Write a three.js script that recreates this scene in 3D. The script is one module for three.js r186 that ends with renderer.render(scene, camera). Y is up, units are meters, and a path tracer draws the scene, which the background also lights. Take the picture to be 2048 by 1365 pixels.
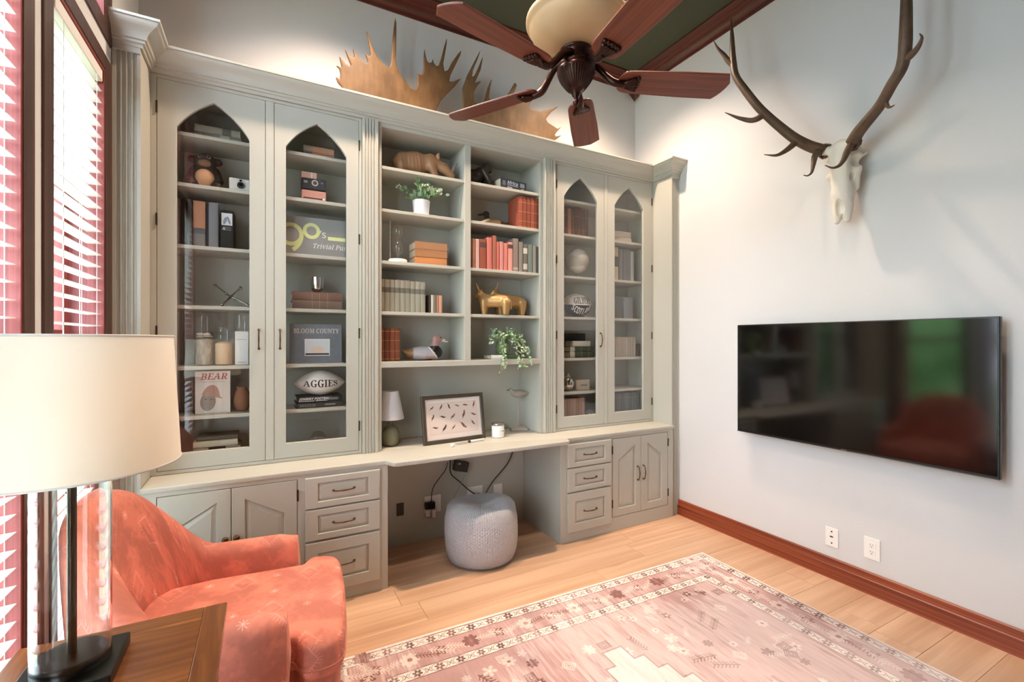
import * as THREE from 'three';
import { RoundedBoxGeometry } from 'three/addons/geometries/RoundedBoxGeometry.js';
import { mergeGeometries, mergeVertices, toCreasedNormals } from 'three/addons/utils/BufferGeometryUtils.js';
import { RectAreaLightUniformsLib } from 'three/addons/lights/RectAreaLightUniformsLib.js';

// ---------------------------------------------------------------- camera, sky, exposure
const scene = new THREE.Scene();
const camera = new THREE.PerspectiveCamera(73.08, 2048 / 1365, 0.05, 200);
camera.position.set(0, 1.45, 0);
const YAW = THREE.MathUtils.degToRad(28.2);
camera.lookAt(Math.sin(YAW), 1.45, -Math.cos(YAW));
const renderer = new THREE.WebGLRenderer({ antialias: true });
renderer.toneMapping = THREE.LinearToneMapping;
renderer.toneMappingExposure = 1.15;
renderer.shadowMap.enabled = true;
RectAreaLightUniformsLib.init();
scene.background = new THREE.Color(0.72, 0.86, 1.0);
scene.backgroundIntensity = 15;
const LAMP = { can: 22, canRoom: 9, canColor: [1.0, 0.76, 0.57], win: 4.6, table: 0.08, tableColor: [1.0, 0.80, 0.60] };

// ---------------------------------------------------------------- helpers
const V2 = (x, y) => new THREE.Vector2(x, y), V3 = (x, y, z) => new THREE.Vector3(x, y, z);
function rng(seed) { let a = seed >>> 0; return () => { a = (a + 0x6d2b79f5) | 0; let t = Math.imul(a ^ (a >>> 15), 1 | a); t = (t + Math.imul(t ^ (t >>> 7), 61 | t)) ^ t; return ((t ^ (t >>> 14)) >>> 0) / 4294967296; }; }
const lerp = (a, b, t) => a + (b - a) * t, clamp = (x, a = 0, b = 1) => Math.min(b, Math.max(a, x)), sstep = (a, b, x) => { const t = clamp((x - a) / (b - a)); return t * t * (3 - 2 * t); };
const hash2 = (x, y, s) => { let h = Math.imul(x, 374761393) ^ Math.imul(y, 668265263) ^ Math.imul(s, 2246822519); h = Math.imul(h ^ (h >>> 13), 1274126177); return ((h ^ (h >>> 16)) >>> 0) / 4294967296; };
function vnoise(x, y, px, py, s) {                                   // value noise that repeats after px, py cells
  const x0 = Math.floor(x), y0 = Math.floor(y), fx = x - x0, fy = y - y0, u = fx * fx * (3 - 2 * fx), v = fy * fy * (3 - 2 * fy), m = (a, p) => ((a % p) + p) % p;
  const h = (i, j) => hash2(m(x0 + i, px), m(y0 + j, py), s);
  return lerp(lerp(h(0, 0), h(1, 0), u), lerp(h(0, 1), h(1, 1), u), v);
}
function fbm(u, v, fx, fy, oct, s) { let a = 0, w = 0.5, n = 0; for (let i = 0; i < oct; i++) { a += w * vnoise(u * fx, v * fy, fx, fy, s + i * 17); n += w; w *= 0.5; fx *= 2; fy *= 2; } return a / n; }
function dataTex(w, h, fn, srgb = true) {
  const d = new Uint8Array(w * h * 4), o = [0, 0, 0];
  for (let y = 0; y < h; y++) for (let x = 0; x < w; x++) { fn((x + 0.5) / w, (y + 0.5) / h, o); const i = (y * w + x) * 4; d[i] = clamp(o[0]) * 255; d[i + 1] = clamp(o[1]) * 255; d[i + 2] = clamp(o[2]) * 255; d[i + 3] = 255; }
  const t = new THREE.DataTexture(d, w, h); t.magFilter = THREE.LinearFilter; t.minFilter = THREE.LinearMipmapLinearFilter; t.generateMipmaps = true;
  t.wrapS = t.wrapT = THREE.RepeatWrapping; if (srgb) t.colorSpace = THREE.SRGBColorSpace; t.needsUpdate = true; return t;
}
function canvasTex(w, h, draw, repeat = false) {
  const c = document.createElement('canvas'); c.width = w; c.height = h; draw(c.getContext('2d'), w, h);
  const t = new THREE.CanvasTexture(c); t.colorSpace = THREE.SRGBColorSpace; if (repeat) t.wrapS = t.wrapT = THREE.RepeatWrapping; return t;
}
const hexRGB = (h) => [(h >> 16 & 255) / 255, (h >> 8 & 255) / 255, (h & 255) / 255];
const matCache = new Map();
function M(hex, rough = 0.6, extra = {}) {                            // a plain procedural material, one per colour and finish
  const key = hex + '|' + rough + '|' + JSON.stringify(extra);
  if (!matCache.has(key)) matCache.set(key, new THREE.MeshPhysicalMaterial({ color: hex, roughness: rough, ...extra }));
  return matCache.get(key);
}
const B = (w, h, d, x = 0, y = 0, z = 0) => new THREE.BoxGeometry(w, h, d).translate(x, y, z);
const BX = (x0, x1, y0, y1, z0, z1) => B(x1 - x0, y1 - y0, z1 - z0, (x0 + x1) / 2, (y0 + y1) / 2, (z0 + z1) / 2);
const RB = (w, h, d, r, x = 0, y = 0, z = 0, seg = 2) => new RoundedBoxGeometry(w, h, d, seg, r).translate(x, y, z);
const RBX = (x0, x1, y0, y1, z0, z1, r = 0.003, seg = 1) => RB(x1 - x0, y1 - y0, z1 - z0, Math.min(r, (x1 - x0) / 2.01, (y1 - y0) / 2.01, (z1 - z0) / 2.01), (x0 + x1) / 2, (y0 + y1) / 2, (z0 + z1) / 2, seg);
const lathe = (pts, seg = 32) => new THREE.LatheGeometry(pts.map(([r, y]) => V2(r, y)), seg);
const cyl = (r0, r1, h, seg = 24, x = 0, y = 0, z = 0) => new THREE.CylinderGeometry(r0, r1, h, seg).translate(x, y, z);
const sph = (r, x = 0, y = 0, z = 0, sx = 1, sy = 1, sz = 1, a = 24, b = 16) => new THREE.SphereGeometry(r, a, b).scale(sx, sy, sz).translate(x, y, z);
function clean(g) { const o = g.index ? g.toNonIndexed() : g.clone(); for (const k of Object.keys(o.attributes)) if (!['position', 'normal', 'uv'].includes(k)) o.deleteAttribute(k); if (!o.attributes.uv) o.setAttribute('uv', new THREE.BufferAttribute(new Float32Array(o.attributes.position.count * 2), 2)); if (!o.attributes.normal) o.computeVertexNormals(); return o; }
const merge = (...gs) => mergeGeometries(gs.flat().map(clean));
function uvBox(g, s = 1, ou = 0, ov = 0, swap = false) {              // texture coordinates in metres, from the side each face points to
  const o = clean(g), p = o.attributes.position, n = o.attributes.normal, uv = o.attributes.uv;
  for (let i = 0; i < p.count; i += 3) {
    let nx = 0, ny = 0, nz = 0; for (let k = 0; k < 3; k++) { nx += n.getX(i + k); ny += n.getY(i + k); nz += n.getZ(i + k); }
    const ax = Math.abs(nx), ay = Math.abs(ny), az = Math.abs(nz);
    for (let k = 0; k < 3; k++) { const x = p.getX(i + k), y = p.getY(i + k), z = p.getZ(i + k); let u, v; if (ax >= ay && ax >= az) { u = z; v = y; } else if (ay >= az) { u = x; v = z; } else { u = x; v = y; } if (swap) [u, v] = [v, u]; uv.setXY(i + k, u * s + ou, v * s + ov); }
  }
  return o;
}
function tube(points, radii, seg = 12, per = 8, closeEnds = true) {    // a tube along smooth points whose radius changes
  const c = new THREE.CatmullRomCurve3(points.map((p) => (p.isVector3 ? p : V3(...p))), false, 'centripetal'), N = (points.length - 1) * per, fr = c.computeFrenetFrames(N, false), pos = [], idx = [], uv = [];
  const R = (t) => { if (typeof radii === 'number') return radii; if (typeof radii === 'function') return radii(t); const f = t * (radii.length - 1), i = Math.min(radii.length - 2, Math.floor(f)); return lerp(radii[i], radii[i + 1], f - i); };
  let len = 0, prev = null;
  for (let i = 0; i <= N; i++) { const t = i / N, p = c.getPointAt(t), r = R(t); if (prev) len += p.distanceTo(prev); prev = p; for (let j = 0; j <= seg; j++) { const a = j / seg * Math.PI * 2, q = p.clone().addScaledVector(fr.normals[i], Math.cos(a) * r).addScaledVector(fr.binormals[i], Math.sin(a) * r); pos.push(q.x, q.y, q.z); uv.push(j / seg, len); } }
  for (let i = 0; i < N; i++) for (let j = 0; j < seg; j++) { const a = i * (seg + 1) + j, b = a + seg + 1; idx.push(a, a + 1, b, b, a + 1, b + 1); }
  if (closeEnds) for (const i of [0, N]) { const p = c.getPointAt(i / N), k = pos.length / 3; pos.push(p.x, p.y, p.z); uv.push(0.5, 0); for (let j = 0; j < seg; j++) { const a = i * (seg + 1) + j; i ? idx.push(k, a, a + 1) : idx.push(k, a + 1, a); } }
  const g = new THREE.BufferGeometry(); g.setAttribute('position', new THREE.Float32BufferAttribute(pos, 3)); g.setAttribute('uv', new THREE.Float32BufferAttribute(uv, 2)); g.setIndex(idx); g.computeVertexNormals(); return g;
}
function extrude(pts, depth, opt = {}) {                               // an outline in x, y pushed along z from 0 to depth
  const s = pts.isShape ? pts : new THREE.Shape(pts.map(([x, y]) => V2(x, y)));
  return new THREE.ExtrudeGeometry(s, { depth, bevelEnabled: false, curveSegments: 10, ...opt });
}
function sweep(path, prof, closed = false) {                           // a moulding: profile [out, y] along a flat path [x, z] with mitred corners
  const n = path.length, pos = [], uv = [], idx = [], m = prof.length, nrm = (a, b) => { const d = V2(b[0] - a[0], b[1] - a[1]).normalize(); return V2(-d.y, d.x); };
  let len = 0; const cnt = closed ? n + 1 : n;
  for (let k = 0; k < cnt; k++) {
    const i = k % n, p = path[i], hasA = closed || i > 0, hasB = closed || i < n - 1; let mit;
    const na = hasA ? nrm(path[(i - 1 + n) % n], p) : null, nb = hasB ? nrm(p, path[(i + 1) % n]) : null;
    if (na && nb) { mit = na.clone().add(nb); mit.multiplyScalar(2 / Math.max(1e-6, mit.lengthSq())); } else mit = na || nb;
    if (k) len += Math.hypot(p[0] - path[(i - 1 + n) % n][0], p[1] - path[(i - 1 + n) % n][1]);
    let pl = 0; prof.forEach(([o, y], j) => { if (j) pl += Math.hypot(o - prof[j - 1][0], y - prof[j - 1][1]); pos.push(p[0] + mit.x * o, y, p[1] + mit.y * o); uv.push(len, pl); });
  }
  for (let k = 0; k < cnt - 1; k++) for (let j = 0; j < m - 1; j++) { const a = k * m + j, b = a + m; idx.push(a, b, a + 1, a + 1, b, b + 1); }
  const g = new THREE.BufferGeometry(); g.setAttribute('position', new THREE.Float32BufferAttribute(pos, 3)); g.setAttribute('uv', new THREE.Float32BufferAttribute(uv, 2)); g.setIndex(idx); return toCreasedNormals(g, 0.6);
}
// smooth solids: a signed distance meshed by surface nets
const sdCap = (p, a, b, ra, rb) => { const bx = b[0] - a[0], by = b[1] - a[1], bz = b[2] - a[2], px = p[0] - a[0], py = p[1] - a[1], pz = p[2] - a[2], h = clamp((px * bx + py * by + pz * bz) / (bx * bx + by * by + bz * bz + 1e-12)); return Math.hypot(px - bx * h, py - by * h, pz - bz * h) - lerp(ra, rb, h); };
const sdEll = (p, c, r) => { const x = (p[0] - c[0]), y = (p[1] - c[1]), z = (p[2] - c[2]), k0 = Math.hypot(x / r[0], y / r[1], z / r[2]), k1 = Math.hypot(x / (r[0] * r[0]), y / (r[1] * r[1]), z / (r[2] * r[2])); return k1 < 1e-9 ? -Math.min(...r) : k0 * (k0 - 1) / k1; };
const smin = (a, b, k) => { const h = clamp(0.5 + 0.5 * (b - a) / k); return lerp(b, a, h) - k * h * (1 - h); };
const smax = (a, b, k) => -smin(-a, -b, k);
function solid(prims, k) { return (p) => { let d = 1e9; for (const q of prims) d = smin(d, q.length === 2 ? sdEll(p, q[0], q[1]) : sdCap(p, q[0], q[1], q[2], q[3] ?? q[2]), k); return d; }; }
function nets(f, lo, hi, cell) {
  const n = [0, 1, 2].map((i) => Math.ceil((hi[i] - lo[i]) / cell) + 1), at = (i, j, k) => (k * n[1] + j) * n[0] + i, val = new Float32Array(n[0] * n[1] * n[2]), vid = new Int32Array(val.length).fill(-1), pos = [], idx = [];
  for (let k = 0; k < n[2]; k++) for (let j = 0; j < n[1]; j++) for (let i = 0; i < n[0]; i++) val[at(i, j, k)] = f([lo[0] + i * cell, lo[1] + j * cell, lo[2] + k * cell]);
  for (let k = 0; k < n[2] - 1; k++) for (let j = 0; j < n[1] - 1; j++) for (let i = 0; i < n[0] - 1; i++) {
    let c = 0, sx = 0, sy = 0, sz = 0; const cv = (a, b, d) => val[at(i + a, j + b, k + d)];
    for (let e = 0; e < 12; e++) {
      const ax = e >> 2, u = e & 1, w = (e >> 1) & 1, p0 = ax === 0 ? [0, u, w] : ax === 1 ? [u, 0, w] : [u, w, 0], p1 = p0.slice(); p1[ax] = 1;
      const a = cv(...p0), b = cv(...p1); if ((a < 0) !== (b < 0)) { const t = a / (a - b); sx += lerp(p0[0], p1[0], t); sy += lerp(p0[1], p1[1], t); sz += lerp(p0[2], p1[2], t); c++; }
    }
    if (c) { vid[at(i, j, k)] = pos.length / 3; pos.push(lo[0] + (i + sx / c) * cell, lo[1] + (j + sy / c) * cell, lo[2] + (k + sz / c) * cell); }
  }
  for (let k = 1; k < n[2] - 1; k++) for (let j = 1; j < n[1] - 1; j++) for (let i = 1; i < n[0] - 1; i++) {
    const a = val[at(i, j, k)] < 0, quad = (q, flip) => { const v = q.map((x) => vid[at(...x)]); if (v.includes(-1)) return; flip ? idx.push(v[0], v[1], v[2], v[0], v[2], v[3]) : idx.push(v[0], v[2], v[1], v[0], v[3], v[2]); };
    if (a !== (val[at(i + 1, j, k)] < 0)) quad([[i, j - 1, k - 1], [i, j, k - 1], [i, j, k], [i, j - 1, k]], a);
    if (a !== (val[at(i, j + 1, k)] < 0)) quad([[i - 1, j, k - 1], [i, j, k - 1], [i, j, k], [i - 1, j, k]], !a);
    if (a !== (val[at(i, j, k + 1)] < 0)) quad([[i - 1, j - 1, k], [i, j - 1, k], [i, j, k], [i - 1, j, k]], a);
  }
  const g = new THREE.BufferGeometry(); g.setAttribute('position', new THREE.Float32BufferAttribute(pos, 3)); g.setIndex(idx); g.computeVertexNormals(); return g;
}
function paintVerts(g, fn) { const p = g.attributes.position, c = new Float32Array(p.count * 3), o = new THREE.Color(); for (let i = 0; i < p.count; i++) { o.set(fn(p.getX(i), p.getY(i), p.getZ(i))); c.set([o.r, o.g, o.b], i * 3); } g.setAttribute('color', new THREE.BufferAttribute(c, 3)); return g; }

// ---------------------------------------------------------------- naming
const taken = new Map();
function numbered(name) { const k = taken.get(name) ?? 0; taken.set(name, k + 1); return k ? name + '_' + String(k).padStart(3, '0') : name; }
function shade(o) { o.castShadow = o.receiveShadow = true; return o; }
function part(parent, name, geo, mat, label) { const m = shade(new THREE.Mesh(geo, mat)); m.name = name; if (label) m.userData.label = label; parent.add(m); return m; }
function thing(name, label, category, pos = [0, 0, 0], turn = 0, group) {
  const o = new THREE.Group(); o.name = numbered(name); o.position.set(...pos); o.rotation.y = turn; o.userData = { label, category }; if (group) o.userData.group = group; scene.add(o); return o;
}
function single(name, label, category, geo, mat, pos = [0, 0, 0], turn = 0, group) { const o = shade(new THREE.Mesh(geo, mat)); o.name = numbered(name); o.position.set(...pos); o.rotation.y = turn; o.userData = { label, category }; if (group) o.userData.group = group; scene.add(o); return o; }
function struct(name, geo, mat, label) { const o = geo ? shade(new THREE.Mesh(geo, mat)) : new THREE.Group(); o.name = name; o.userData = { kind: 'structure' }; if (label) o.userData.label = label; scene.add(o); return o; }
// ---------------------------------------------------------------- shared surfaces
const XL = -0.625, XR = 3.06, ZB = -3.264, ZF = 3.4, YC = 3.855;
const noiseBump = dataTex(256, 256, (u, v, o) => { const n = fbm(u, v, 16, 16, 4, 3); o[0] = o[1] = o[2] = n; }, false);
function bumpRep(s) { const t = noiseBump.clone(); t.repeat.set(s, s); t.needsUpdate = true; return t; }
const wallMat = new THREE.MeshStandardMaterial({ color: 0xd8d8d8, roughness: 0.85, bumpMap: bumpRep(5), bumpScale: 0.0003 });
const ceilMat = new THREE.MeshStandardMaterial({ color: 0x3b4030, roughness: 0.8, bumpMap: bumpRep(5), bumpScale: 0.001 });
const sage = new THREE.MeshPhysicalMaterial({ color: 0xbdbbb0, roughness: 0.42 });
function woodTex(seed, base, dark, fx = 3, fy = 26, warp = 2.2, w = 512, h = 512, knots = 0) {     // grain runs along u
  const r = rng(seed), K = Array.from({ length: knots }, () => [r(), r(), 0.012 + 0.02 * r()]);
  return dataTex(w, h, (u, v, o) => {
    let g = fbm(u, v, fx, fy, 4, seed), l = fbm(u, v + 0.05 * warp * fbm(u, v, 2, 3, 3, seed + 5), 2, fy * 3, 3, seed + 9), t = 0.62 * g + 0.38 * l; t = sstep(0.22, 0.8, t);
    for (const [ku, kv, kr] of K) { let du = Math.abs(u - ku), dv = Math.abs(v - kv); du = Math.min(du, 1 - du); dv = Math.min(dv, 1 - dv); const d = Math.hypot(du * 0.45, dv) / kr; t = Math.min(t, t * sstep(0.1, 1.6, d) + 0.06); }
    for (let c = 0; c < 3; c++) o[c] = lerp(dark[c], base[c], t);
  });
}
const oakTex = [woodTex(11, [0.89, 0.74, 0.61], [0.79, 0.62, 0.49], 3, 14, 2.2, 768, 384, 2), woodTex(29, [0.87, 0.72, 0.59], [0.78, 0.61, 0.48], 2, 12, 3, 768, 384, 1), woodTex(47, [0.90, 0.75, 0.62], [0.81, 0.64, 0.51], 3, 16, 2, 768, 384, 2)];
const oak = oakTex.map((t) => { t.repeat.set(1 / 1.9, 1 / 0.8); return new THREE.MeshPhysicalMaterial({ map: t, roughness: 0.42, bumpMap: t, bumpScale: 0.0004 }); });
const redTex = woodTex(61, [0.64, 0.31, 0.17], [0.40, 0.15, 0.075], 2, 40, 1.5, 512, 256); redTex.repeat.set(1 / 1.6, 1 / 0.35);
const redWood = new THREE.MeshPhysicalMaterial({ map: redTex, roughness: 0.38, clearcoat: 0.25, clearcoatRoughness: 0.3 });
const crownTex = woodTex(67, [0.40, 0.17, 0.10], [0.22, 0.08, 0.05], 2, 40, 1.5, 512, 256); crownTex.repeat.set(1 / 1.6, 1 / 0.35);
const crownWood = new THREE.MeshPhysicalMaterial({ map: crownTex, roughness: 0.4, clearcoat: 0.2, clearcoatRoughness: 0.3 });
const brownTex = woodTex(73, [0.36, 0.20, 0.12], [0.18, 0.085, 0.05], 2, 40, 1.5, 512, 256); brownTex.repeat.set(1 / 1.2, 1 / 0.3);
const brownWood = new THREE.MeshPhysicalMaterial({ map: brownTex, roughness: 0.45, clearcoat: 0.2, clearcoatRoughness: 0.3 });
const jambWood = new THREE.MeshPhysicalMaterial({ map: (() => { const t = woodTex(83, [0.60, 0.28, 0.26], [0.46, 0.18, 0.17], 2, 30, 1.5, 256, 256); t.repeat.set(1 / 1.2, 1 / 0.3); return t; })(), roughness: 0.5 });
const whitePlastic = M(0xf1f0ec, 0.4), blackPlastic = M(0x0b0b0c, 0.35), bronze = M(0x5b4530, 0.32, { metalness: 0.85 }), darkMetal = M(0x1c1a18, 0.4, { metalness: 0.6 }), chrome = M(0xd8d6d2, 0.12, { metalness: 1 });
const glassPane = M(0xffffff, 0.0, { transmission: 1, thickness: 0, ior: 1.5 });

// ---------------------------------------------------------------- floor of separate oak planks
{
  const floor = struct('floor', null, null, 'light oak plank floor'); floor.userData.category = 'floor';
  part(floor, 'subfloor', BX(XL - 0.16, XR + 0.16, -0.12, -0.0135, ZB - 0.16, ZF + 0.16), M(0x3a2a1c, 0.9));
  const r = rng(7), W = 0.19; let row = 0;
  for (let z = ZB; z < ZF - 0.01; z += W, row++) {
    let x = XL - 0.02 - (row % 3) * 0.43 - 0.2 * r(); if (row === 4) x = -0.76;
    while (x < XR) {
      const L = row === 4 ? 1.51 : 1.2 + 0.7 * r(), x0 = Math.max(x, XL), x1 = Math.min(x + L, XR), z1 = Math.min(z + W, ZF); x += L;
      if (x1 - x0 < 0.05) continue;
      part(floor, 'plank', uvBox(RBX(x0 + 0.0006, x1 - 0.0006, -0.014, 0, z + 0.0006, z1 - 0.0006, 0.0012, 1), 1, r() * 5, r() * 5), oak[Math.floor(r() * 3)]);
    }
  }
}
// ---------------------------------------------------------------- walls, ceiling
const WIN = [[-2.63, -2.062], [-1.853, -1.24], [-1.03, -0.42]], WY = [0.30, 2.646], TY = [2.86, 3.45], WT = 0.17;  // last window is added out of view, as fill for right wall and cabinet fronts
{
  const left = struct('wall_left', (() => {
    const g = [], x0 = XL - WT, x1 = XL; let z = ZB - 0.16;
    for (const [a, b] of WIN) { g.push(BX(x0, x1, 0, YC + 0.1, z, a)); g.push(BX(x0, x1, 0, WY[0], a, b), BX(x0, x1, WY[1], TY[0], a, b), BX(x0, x1, TY[1], YC + 0.1, a, b)); z = b; }
    g.push(BX(x0, x1, 0, YC + 0.1, z, ZF + 0.16)); return uvBox(merge(g));
  })(), wallMat, 'warm white wall with the row of tall windows');
  left.userData.category = 'wall';
  struct('wall_back', uvBox(BX(XL, XR, 0, YC + 0.1, ZB - 0.16, ZB)), wallMat, 'warm white wall behind the built-in bookcase').userData.category = 'wall';
  struct('wall_right', uvBox(BX(XR, XR + 0.16, 0, YC + 0.1, ZB - 0.16, ZF + 0.16)), wallMat, 'white wall that carries the television').userData.category = 'wall';
  struct('wall_front', uvBox(BX(XL, XR, 0, YC + 0.1, ZF, ZF + 0.16)), wallMat, 'white wall behind the viewer').userData.category = 'wall';
  struct('ceiling', uvBox(BX(XL, XR, YC, YC + 0.1, ZB, ZF)), ceilMat, 'dark olive green ceiling').userData.category = 'ceiling';
}
{ // stained crown around the ceiling, with pointed corner blocks
  const crown = struct('trim_1', null, null, 'red brown wooden crown moulding with pointed corner blocks'); crown.userData.category = 'trim';
  const pr = [[0, 3.772], [0.012, 3.772], [0.014, 3.784], [0.03, 3.79], [0.045, 3.80], [0.056, 3.815], [0.06, 3.828], [0.075, 3.832], [0.08, 3.842], [0.15, 3.842], [0.152, 3.8545]];
  part(crown, 'moulding', sweep([[XL, ZF], [XL, ZB], [XR, ZB], [XR, ZF]].map(([x, z]) => [x, z]), pr), crownWood);
  const cb = new THREE.ConeGeometry(0.075, 0.115, 4, 1).rotateY(Math.PI / 4).rotateX(Math.PI).translate(XR - 0.056, 3.714, ZB + 0.056);
  part(crown, 'corner_block', merge(cb, BX(XR - 0.11, XR - 0.002, 3.766, 3.80, ZB + 0.002, ZB + 0.11)), crownWood);
}
{ // baseboards
  const pr = [[0, 0.125], [0.006, 0.125], [0.012, 0.119], [0.014, 0.085], [0.018, 0.08], [0.018, 0.012], [0.02, 0.0]];
  struct('baseboard_right', sweep([[XR, -2.742], [XR, ZF]], pr), redWood, 'red brown wooden baseboard').userData.category = 'baseboard';
  struct('baseboard_left', sweep([[XL, ZF], [XL, -2.742]], pr), redWood, 'red brown wooden baseboard under the windows').userData.category = 'baseboard';
}
// ---------------------------------------------------------------- windows and blinds on the left wall
const slatMat = new THREE.MeshPhysicalMaterial({ color: 0xf2f3f5, roughness: 0.45, transmission: 0 });
WIN.forEach(([z0, z1], n) => {
  const w = struct('window_' + (n + 1), null, null, n === 0 ? 'tall window nearest the bookcase with dark wood casing and transom' : n === 1 ? 'tall window behind the table lamp' : 'added unseen window beside the camera for fill light'); w.userData.category = 'window';
  const xo = XL - WT, J = 0.014;
  const open = (y0, y1, tag) => {
    const g = [BX(xo, XL + 0.004, y0, y1, z0, z0 + J), BX(xo, XL + 0.004, y0, y1, z1 - J, z1), BX(xo, XL + 0.004, y1 - J, y1, z0 + J, z1 - J), BX(xo, XL + 0.004, y0, y0 + J, z0 + J, z1 - J)];
    part(w, tag + 'jamb', uvBox(merge(g), 1, n, 0, true), jambWood, 'reddish stained wood jamb');
    const S = 0.045, a = z0 + J, b = z1 - J, c = y0 + J, d = y1 - J, xs0 = xo + 0.02, xs1 = xo + 0.055;
    const sash = [BX(xs0, xs1, c, c + S, a, b), BX(xs0, xs1, d - S, d, a, b), BX(xs0, xs1, c + S, d - S, a, a + S), BX(xs0, xs1, c + S, d - S, b - S, b)];
    if (y1 - y0 > 1) sash.push(BX(xs0, xs1, (c + d) / 2 - S / 2, (c + d) / 2 + S / 2, a + S, b - S));
    part(w, tag + 'sash', uvBox(merge(sash), 1, n, 0, true), jambWood);
    part(w, tag + 'pane', BX((xs0 + xs1) / 2 - 0.002, (xs0 + xs1) / 2 + 0.002, c + S - 0.004, d - S + 0.004, a + S - 0.004, b - S + 0.004), glassPane, 'clear window glass');
  };
  open(WY[0], WY[1], ''); open(TY[0], TY[1], 'transom_');
  const cw = n === 0 ? 0.098 : 0.072, ca = z0 - cw, cb = z1 + 0.072, xc0 = XL, xc1 = XL + 0.0075;
  const casing = (y0, y1, tag) => { const g = [RBX(xc0, xc1, y0 - 0.07, y1 + 0.065, ca, z0 + 0.002, 0.003), RBX(xc0, xc1, y0 - 0.07, y1 + 0.065, z1 - 0.002, cb, 0.003), RBX(xc0, xc1, y1 - 0.002, y1 + 0.065, z0, z1, 0.003), RBX(xc0, xc1, y0 - 0.07, y0 + 0.002, z0, z1, 0.003)]; part(w, tag + 'casing', uvBox(merge(g), 1, n, 0, true), brownWood, 'dark brown wood casing'); };
  casing(WY[0], WY[1], ''); casing(TY[0], TY[1], 'transom_');
  // venetian blind in the recess
  const t = thing('window_blind', ['white slatted blind in the window nearest the bookcase', 'white slatted blind in the window behind the table lamp', 'white slatted blind in the added fill light window beside the camera'][n], 'blind', [XL - 0.024, WY[0] + 0.0145, (z0 + z1) / 2], 0, 'window blinds');
  const L = z1 - z0 - 2 * J - 0.03, H = WY[1] - WY[0] - 2 * J - 0.004;
  part(t, 'head_rail', RB(0.056, 0.05, L, 0.004, 0, H - 0.03, 0, 1), whitePlastic);
  part(t, 'bottom_rail', RB(0.05, 0.018, L, 0.004, 0, 0.03, 0, 1), whitePlastic);
  const sl = RB(0.05, 0.0028, L, 0.0012, 0, 0, 0, 1);
  for (let y = 0.08; y < H - 0.07; y += 0.0509) { const s = part(t, 'slat', sl, slatMat); s.position.y = y; s.rotation.z = 0.06; }
  const cords = []; for (const z of [-L / 2 + 0.075, 0, L / 2 - 0.075]) for (const x of [-0.027, 0.027]) cords.push(cyl(0.0012, 0.0012, H - 0.08, 5, x, H / 2 - 0.01, z));
  part(t, 'ladder_cord', merge(cords), whitePlastic);
  // daylight: the sky's light as it passes this opening
  for (const [y0, y1] of n ? [WY, TY] : [TY]) {
    const l = new THREE.RectAreaLight(new THREE.Color(0.70, 0.85, 1.0), LAMP.win, z1 - z0 - 0.12, y1 - y0 - 0.12); l.name = 'daylight'; l.position.set(xo - 0.03, (y0 + y1) / 2, (z0 + z1) / 2); l.rotation.y = -Math.PI / 2; scene.add(l);
  }
});
// ---------------------------------------------------------------- outdoors beyond the windows
{
  const grass = dataTex(256, 256, (u, v, o) => { const n = fbm(u, v, 12, 12, 4, 91); o[0] = 0.24 + 0.16 * n; o[1] = 0.40 + 0.22 * n; o[2] = 0.14 + 0.1 * n; }); grass.repeat.set(0.4, 0.4);
  single('lawn', 'green lawn outside the windows', 'lawn', uvBox(BX(-24, XL - WT - 0.03, -0.6, -0.35, -14, 12)), new THREE.MeshStandardMaterial({ map: grass, roughness: 0.95 }));
  const hedge = (name, label, x, z, h, w, seed) => {
    const g = new THREE.SphereGeometry(1, 40, 28), p = g.attributes.position; for (let i = 0; i < p.count; i++) { const a = p.getX(i), b = p.getY(i), c = p.getZ(i), k = 1 + 0.22 * (fbm(0.5 + a * 0.4, 0.5 + b * 0.4 + c * 0.3, 8, 8, 4, seed) - 0.5) * 2; p.setXYZ(i, a * k * w, b * k * h / 2, c * k * w); } g.computeVertexNormals();
    const o = thing(name, label, 'tree', [x, -0.349, z]); part(o, 'trunk', cyl(0.12, 0.16, h * 0.4, 10, 0, h * 0.2, 0), M(0x4a3828, 0.9)); part(o, 'crown', g.translate(0, h * 0.62, 0), M(0x5f8a45, 0.9));
  };
  hedge('tree', 'round green tree outside the window nearest the bookcase', -6.8, -5.4, 3.2, 1.9, 5);
  hedge('tree', 'round green tree outside the window behind the table lamp', -6.6, -0.6, 2.9, 1.6, 15);
}
// ---------------------------------------------------------------- ceiling downlights in front of the bookcase
for (const [x, z, label] of [[0.44, -2.57, 'recessed ceiling downlight above the left base cabinet'], [2.26, -2.57, 'recessed ceiling downlight above the right base cabinet'], [0.5, -1.15, 'recessed ceiling downlight above the side table'], [1.55, -1.15, 'recessed ceiling downlight above the rug']]) {
  const t = thing('recessed_downlight', label, 'light', [x, YC, z], 0, 'ceiling downlights');
  part(t, 'trim_ring', lathe([[0.052, -0.001], [0.056, -0.006], [0.078, -0.007], [0.084, -0.004], [0.085, 0]], 32), whitePlastic);
  part(t, 'lens', cyl(0.052, 0.052, 0.002, 32, 0, -0.003, 0), new THREE.MeshStandardMaterial({ color: 0xfff1dd, emissive: new THREE.Color(...LAMP.canColor), emissiveIntensity: 6, roughness: 0.6 }));
  const s = new THREE.SpotLight(new THREE.Color(...LAMP.canColor), z < -2 ? LAMP.can : LAMP.canRoom, 0, z < -2 ? 1.12 : 1.02, 0.75, 2); s.name = 'downlight'; s.position.set(x, YC - 0.012, z); s.target.position.set(x, 0, z); s.castShadow = true; s.shadow.radius = 2.6; scene.add(s, s.target);
}
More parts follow.
